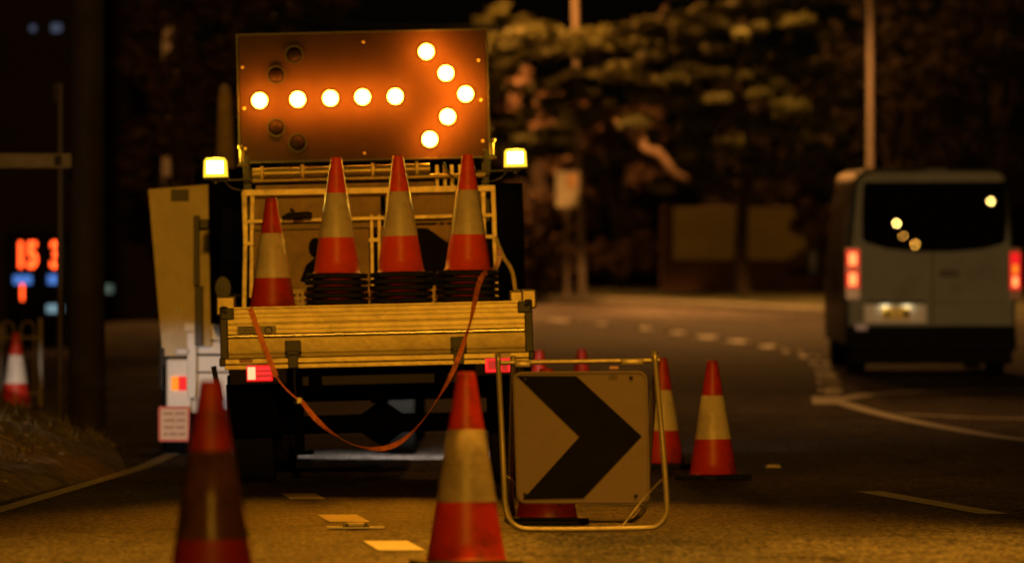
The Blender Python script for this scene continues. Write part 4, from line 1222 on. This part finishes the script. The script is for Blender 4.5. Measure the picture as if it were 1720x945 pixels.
# building far left with a few lit windows
bd_ = thing('building', 'dark two storey building at the far left with small lit windows', 'building', (-10.75, 100, zf(100)))
BO = Vector(bd_.location)
mb = MB(); mb.box((0, 4, 3.6), (9.2, 8, 7.4)); bw = mb.build('wall', M['house'], bd_)
mb = MB(); mb.prism([(-4.9, -0.3, 7.3), (4.9, -0.3, 7.3), (4.5, -0.1, 7.9), (-4.5, -0.1, 7.9)], (0, 8.6, 0)); mb.build('roof', M['house'], bd_)
for (x0, y0, x1, y1, mm) in ((86, 40, 103, 54, 'win_blue'), (50, 43, 60, 53, 'win_blue'), (168, 478, 190, 492, 'win_green'), (250, 545, 268, 575, 'win_green')):
    c = P((x0 + x1) / 2, (y0 + y1) / 2, 99.98) - BO
    w, h = (x1 - x0) / F * 100, (y1 - y0) / F * 100
    mb = MB()
    for sx in (-1, 1): mb.box(c + Vector((sx * (w / 2 + 0.02), -0.01, 0)), (0.04, 0.06, h + 0.08))
    for sz in (-1, 1): mb.box(c + Vector((0, -0.01, sz * (h / 2 + 0.02))), (w, 0.058, 0.04))
    wf = mb.build('window', M['bumper'], bd_)
    mb = MB(); mb.box(c, (w, 0.02, h)); mb.build('pane', M[mm], wf)

# wall beyond the verge
fw = thing('garden_wall', 'low grey rendered garden wall on a brick base behind the verge', 'wall', (P(1112, 0, 124).x, 124, zf(124) + 0.1))
FO = Vector(fw.location)
zt_, zm_ = P(0, 347, 124).z - FO.z, P(0, 436, 124).z - FO.z
mb = MB(); mb.box((2.9, 0.15, (zt_ + zm_) / 2), (5.8, 0.24, zt_ - zm_), bevel=0.02); mb.build('upper_wall', M['wall'], fw)
mb = MB(); mb.box((2.9, 0.15, zm_ / 2 - 0.1), (5.86, 0.32, zm_ + 0.2), bevel=0.02); mb.build('wall_base', M['wallbase'], fw)
mb = MB()
for k in (0, 3): mb.box((0.12 + 1.85 * k, 0.14, zt_ / 2), (0.26, 0.36, zt_ + 0.06), bevel=0.02)
mb.build('pier', M['wallbase'], fw)

# ------------------------------------------------------------------ trees
def leaves(mb, c, rad, n, size, rnd):
    """small leaf tufts scattered through an ellipsoid, denser to its outside"""
    for _ in range(n):
        while True:
            v = Vector((rnd.uniform(-1, 1), rnd.uniform(-1, 1), rnd.uniform(-1, 1)))
            if 0.15 < v.length < 1: break
        v *= v.length ** -0.25
        p = Vector((c[0] + v.x * rad[0], c[1] + v.y * rad[1], c[2] + v.z * rad[2]))
        a = Vector((rnd.gauss(0, 1), rnd.gauss(0, 1), rnd.gauss(0, 0.6))).normalized()
        b = a.orthogonal().normalized()
        b.rotate(Matrix.Rotation(rnd.uniform(0, 6.28), 3, a))
        s = size * rnd.uniform(0.5, 1.3)
        w = s * rnd.uniform(0.25, 0.5)
        vs = [mb.bm.verts.new(p + a * s), mb.bm.verts.new(p + b * w), mb.bm.verts.new(p - a * s), mb.bm.verts.new(p - b * w)]
        mb.bm.faces.new(vs)
def tree(name, label, x, D, h, r0, limbs, pads, leaf, seed, per=150, size=0.16, lean=0.0, group=None):
    rnd = random.Random(seed)
    base = Vector((x, D, zf(D) + 0.05))
    ro = thing(name, label, 'tree', base, (0, 0, 0), group)
    mb = MB()
    n = 8
    mb.tube([(lean * h * (i / n) ** 1.3 + rnd.gauss(0, 0.05), rnd.gauss(0, 0.05), -0.2 + (h + 0.2) * i / n) for i in range(n + 1)], [r0 * (1 - 0.85 * i / n) * (1.5 if i == 0 else 1) for i in range(n + 1)], 12)
    for (pts, r) in limbs:
        pp = smooth_curve([Vector(p) - base for p in pts], 4)
        mb.tube(pp, [r * (1 - 0.7 * i / len(pp)) for i in range(len(pp))], 8)
    mb.build('trunk', M['bark'], ro, smooth=60)
    mb = MB()
    for (c, rad) in pads:
        vol = rad[0] * rad[1] ** 0.5 * rad[2] ** 0.5
        leaves(mb, Vector(c) - base, rad, int(per * max(0.5, vol)), size, rnd)
    mb.build('crown', leaf, ro, normals=False)
    return ro
def pad(px, py, D, w, h, d=1.2):
    s = F / D
    return (P(px, py, D), (w / s, d, h / s))
# layered pine over the bend (flat tiers of foliage)
pine_pads = []
rnd = random.Random(11)
tiers = [(1290, 8, 115, 110, 26), (1245, -30, 116, 130, 30), (1210, 48, 115, 40, 16), (1140, 30, 117, 60, 14), (1330, 40, 115, 60, 22), (1090, 45, 118, 70, 12),
         (1060, 80, 118, 120, 18), (1120, 92, 117, 60, 12), (980, 70, 120, 70, 26), (900, 60, 121, 70, 26), (1000, 125, 118, 90, 16), (1220, 130, 116, 100, 18), (1150, 128, 117, 70, 16),
         (1270, 165, 117, 90, 22), (1340, 190, 118, 60, 28), (1180, 180, 119, 100, 22), (1060, 170, 120, 80, 20), (960, 165, 121, 60, 20), (1300, 230, 119, 80, 24), (1230, 250, 121, 90, 26), (1380, 215, 120, 40, 26),
         (880, 110, 118.6, 60, 34), (850, 160, 118.6, 50, 36), (900, 190, 118.8, 60, 32), (860, 250, 119, 50, 30), (930, 235, 119.2, 50, 30), (870, 60, 118.6, 60, 30), (1000, 210, 121, 60, 20), (1110, 230, 122, 60, 22),
         (1400, 120, 120, 50, 24), (1420, 170, 121, 50, 30), (1390, 260, 121, 60, 30), (1330, 285, 122, 70, 26), (1180, 300, 122.5, 70, 24), (1040, 270, 122.5, 60, 20), (930, 255, 122.5, 60, 24),
         (1220, 90, 119, 110, 20), (1330, 120, 119, 80, 22), (1250, 205, 120.5, 100, 22), (830, 30, 122, 60, 26), (850, 230, 122.8, 50, 30), (1062, 206, 115.8, 18, 6)]
for (x, y, D, w, h) in tiers:
    for k in range(11):
        u = rnd.uniform(-1, 1)
        pine_pads.append(pad(x + u * w, y + u * u * h * 1.1 - h * 0.3 + u * h * 0.3 * (1 if x > 1150 else -1) + rnd.gauss(0, h * 0.22), D + rnd.gauss(0, 1.1), w * rnd.uniform(0.16, 0.38), h * rnd.uniform(0.13, 0.30), 0.9))
limbs = [([P(1236, 330, 121.3), P(1185, 310, 121), P(1128, 284, 119.5), P(1085, 252, 119), P(1050, 222, 118.5), P(1010, 190, 118)], 0.2),
         ([P(1085, 252, 119), P(1082, 230, 119), P(1076, 215, 119)], 0.12),
         ([P(1195, 250, 121), P(1120, 160, 121), P(1020, 110, 121), P(920, 66, 121), P(850, 30, 121)], 0.11),
         ([P(1195, 240, 121), P(1260, 150, 118), P(1330, 60, 117)], 0.14),
         ([P(1195, 160, 121), P(1110, 60, 119), P(1120, 10, 118)], 0.12)]
tree('pine_tree', 'large spreading tree with flat tiers of foliage lit yellow at the top, over the bend', P(1248, 0, 121.5).x, 121.5, 8.8, 0.15, limbs, pine_pads, M['leaf_pine'], 21, 260, 0.12, 0.0)
def bushy(name, label, px, D, spread, y0, y1, seed, leaf, n=26, per=110, group=None, size=0.16):
    rnd = random.Random(seed)
    pads_ = []
    for k in range(n):
        y = rnd.uniform(y0, y1)
        f = 1 - 0.4 * abs((y - (y0 + y1) / 2) / ((y1 - y0) / 2))
        pads_.append(pad(px + rnd.uniform(-1, 1) * spread * f, y, D + rnd.uniform(-1.5, 1.5), rnd.uniform(0.18, 0.4) * spread, rnd.uniform(0.1, 0.2) * (y1 - y0) * 0.6, 1.0))
    h = P(0, y0, D).z - zf(D)
    x = P(px, 0, D).x
    lm = []
    for k in range(5):
        q = rnd.choice(pads_)
        lm.append(([Vector((x, D, zf(D) + h * rnd.uniform(0.25, 0.5))), Vector((x, D, zf(D) + h * 0.5)).lerp(q[0], 0.5) + Vector((0, 0, 0.2)), q[0]], 0.09))
    return tree(name, label, x, D, h * 0.85, 0.17, lm, pads_, leaf, seed, per, size, 0.0, group)
G = 'dark background trees'
bushy('tree', 'dim leafy tree between the pine and the arrow board', 905, 127, 90, 120, 440, 31, M['leaf_glow'], 34, 120, G)
bushy('tree', 'dark tree beside the small white sign, above the far verge', 1040, 129, 90, 180, 440, 32, M['leaf_glow'], 30, 110, G)
bushy('tree', 'dark tree rising behind the garden wall', 1290, 130, 110, 150, 420, 33, M['leaf_black'], 34, 110, G)
bushy('tree', 'almost black tree behind the thin lamp post and the van roof', 1500, 126, 130, -40, 330, 34, M['leaf_black'], 40, 100, G)
bushy('tree', 'almost black tree at the right edge above the van', 1680, 128, 120, -40, 330, 35, M['leaf_black'], 40, 100, G)
bushy('tree', 'dim reddish tree behind the left beacon and pale post', 300, 84, 100, -20, 330, 36, M['leaf_glow'], 40, 110, G)
bushy('tree', 'dim tree standing just left of and above the arrow board', 480, 90, 110, -60, 250, 37, M['leaf_glow'], 36, 110, G)
bushy('shrub', 'dark shrub below the small roadside sign', 905, 124, 60, 400, 490, 38, M['leaf_glow'], 14, 130, 'dark shrubs on the far verge')
bushy('shrub', 'dark shrub at the right end of the garden wall near the van', 1390, 122, 60, 330, 480, 39, M['leaf_glow'], 20, 110, 'dark shrubs on the far verge')
lm_ = MB()
lm_.tube(smooth_curve([P(1150, 300, 117.5), P(1130, 288, 116.6), P(1108, 258, 116.2), P(1084, 249, 116.2), P(1060, 221, 116.4), P(1030, 200, 117.2)], 4), [0.08, 0.085, 0.08, 0.09, 0.085, 0.09, 0.10, 0.085, 0.09, 0.105, 0.085, 0.075, 0.08, 0.07, 0.06, 0.065, 0.055, 0.05, 0.04, 0.035, 0.03], 10)
lm_.tube([P(1082, 244, 116.2), P(1080, 228, 116.4), P(1074, 214, 116.8)], [0.08, 0.06, 0.03], 8)
pt = [o for o in sc.objects if o.name == 'pine_tree'][0]
lo = lm_.build('bare_limb', mat('lit_bark', (0.30, 0.20, 0.15), 0.9, var=0.4, scale=4), pt, smooth=60)  # lamplight on the limb put into a paler bark colour
lo.data.transform(Matrix.Translation(-pt.location))
# overhead cable
mb = MB(); mb.tube(smooth_curve([P(150, -40, 46), P(400, 22, 60), P(700, 46, 85), P(960, 40, 119)], 8), 0.012, 6)
tag(mb.build('overhead_cable', M['chassis']), 'thin overhead cable running above the arrow board', 'cable')
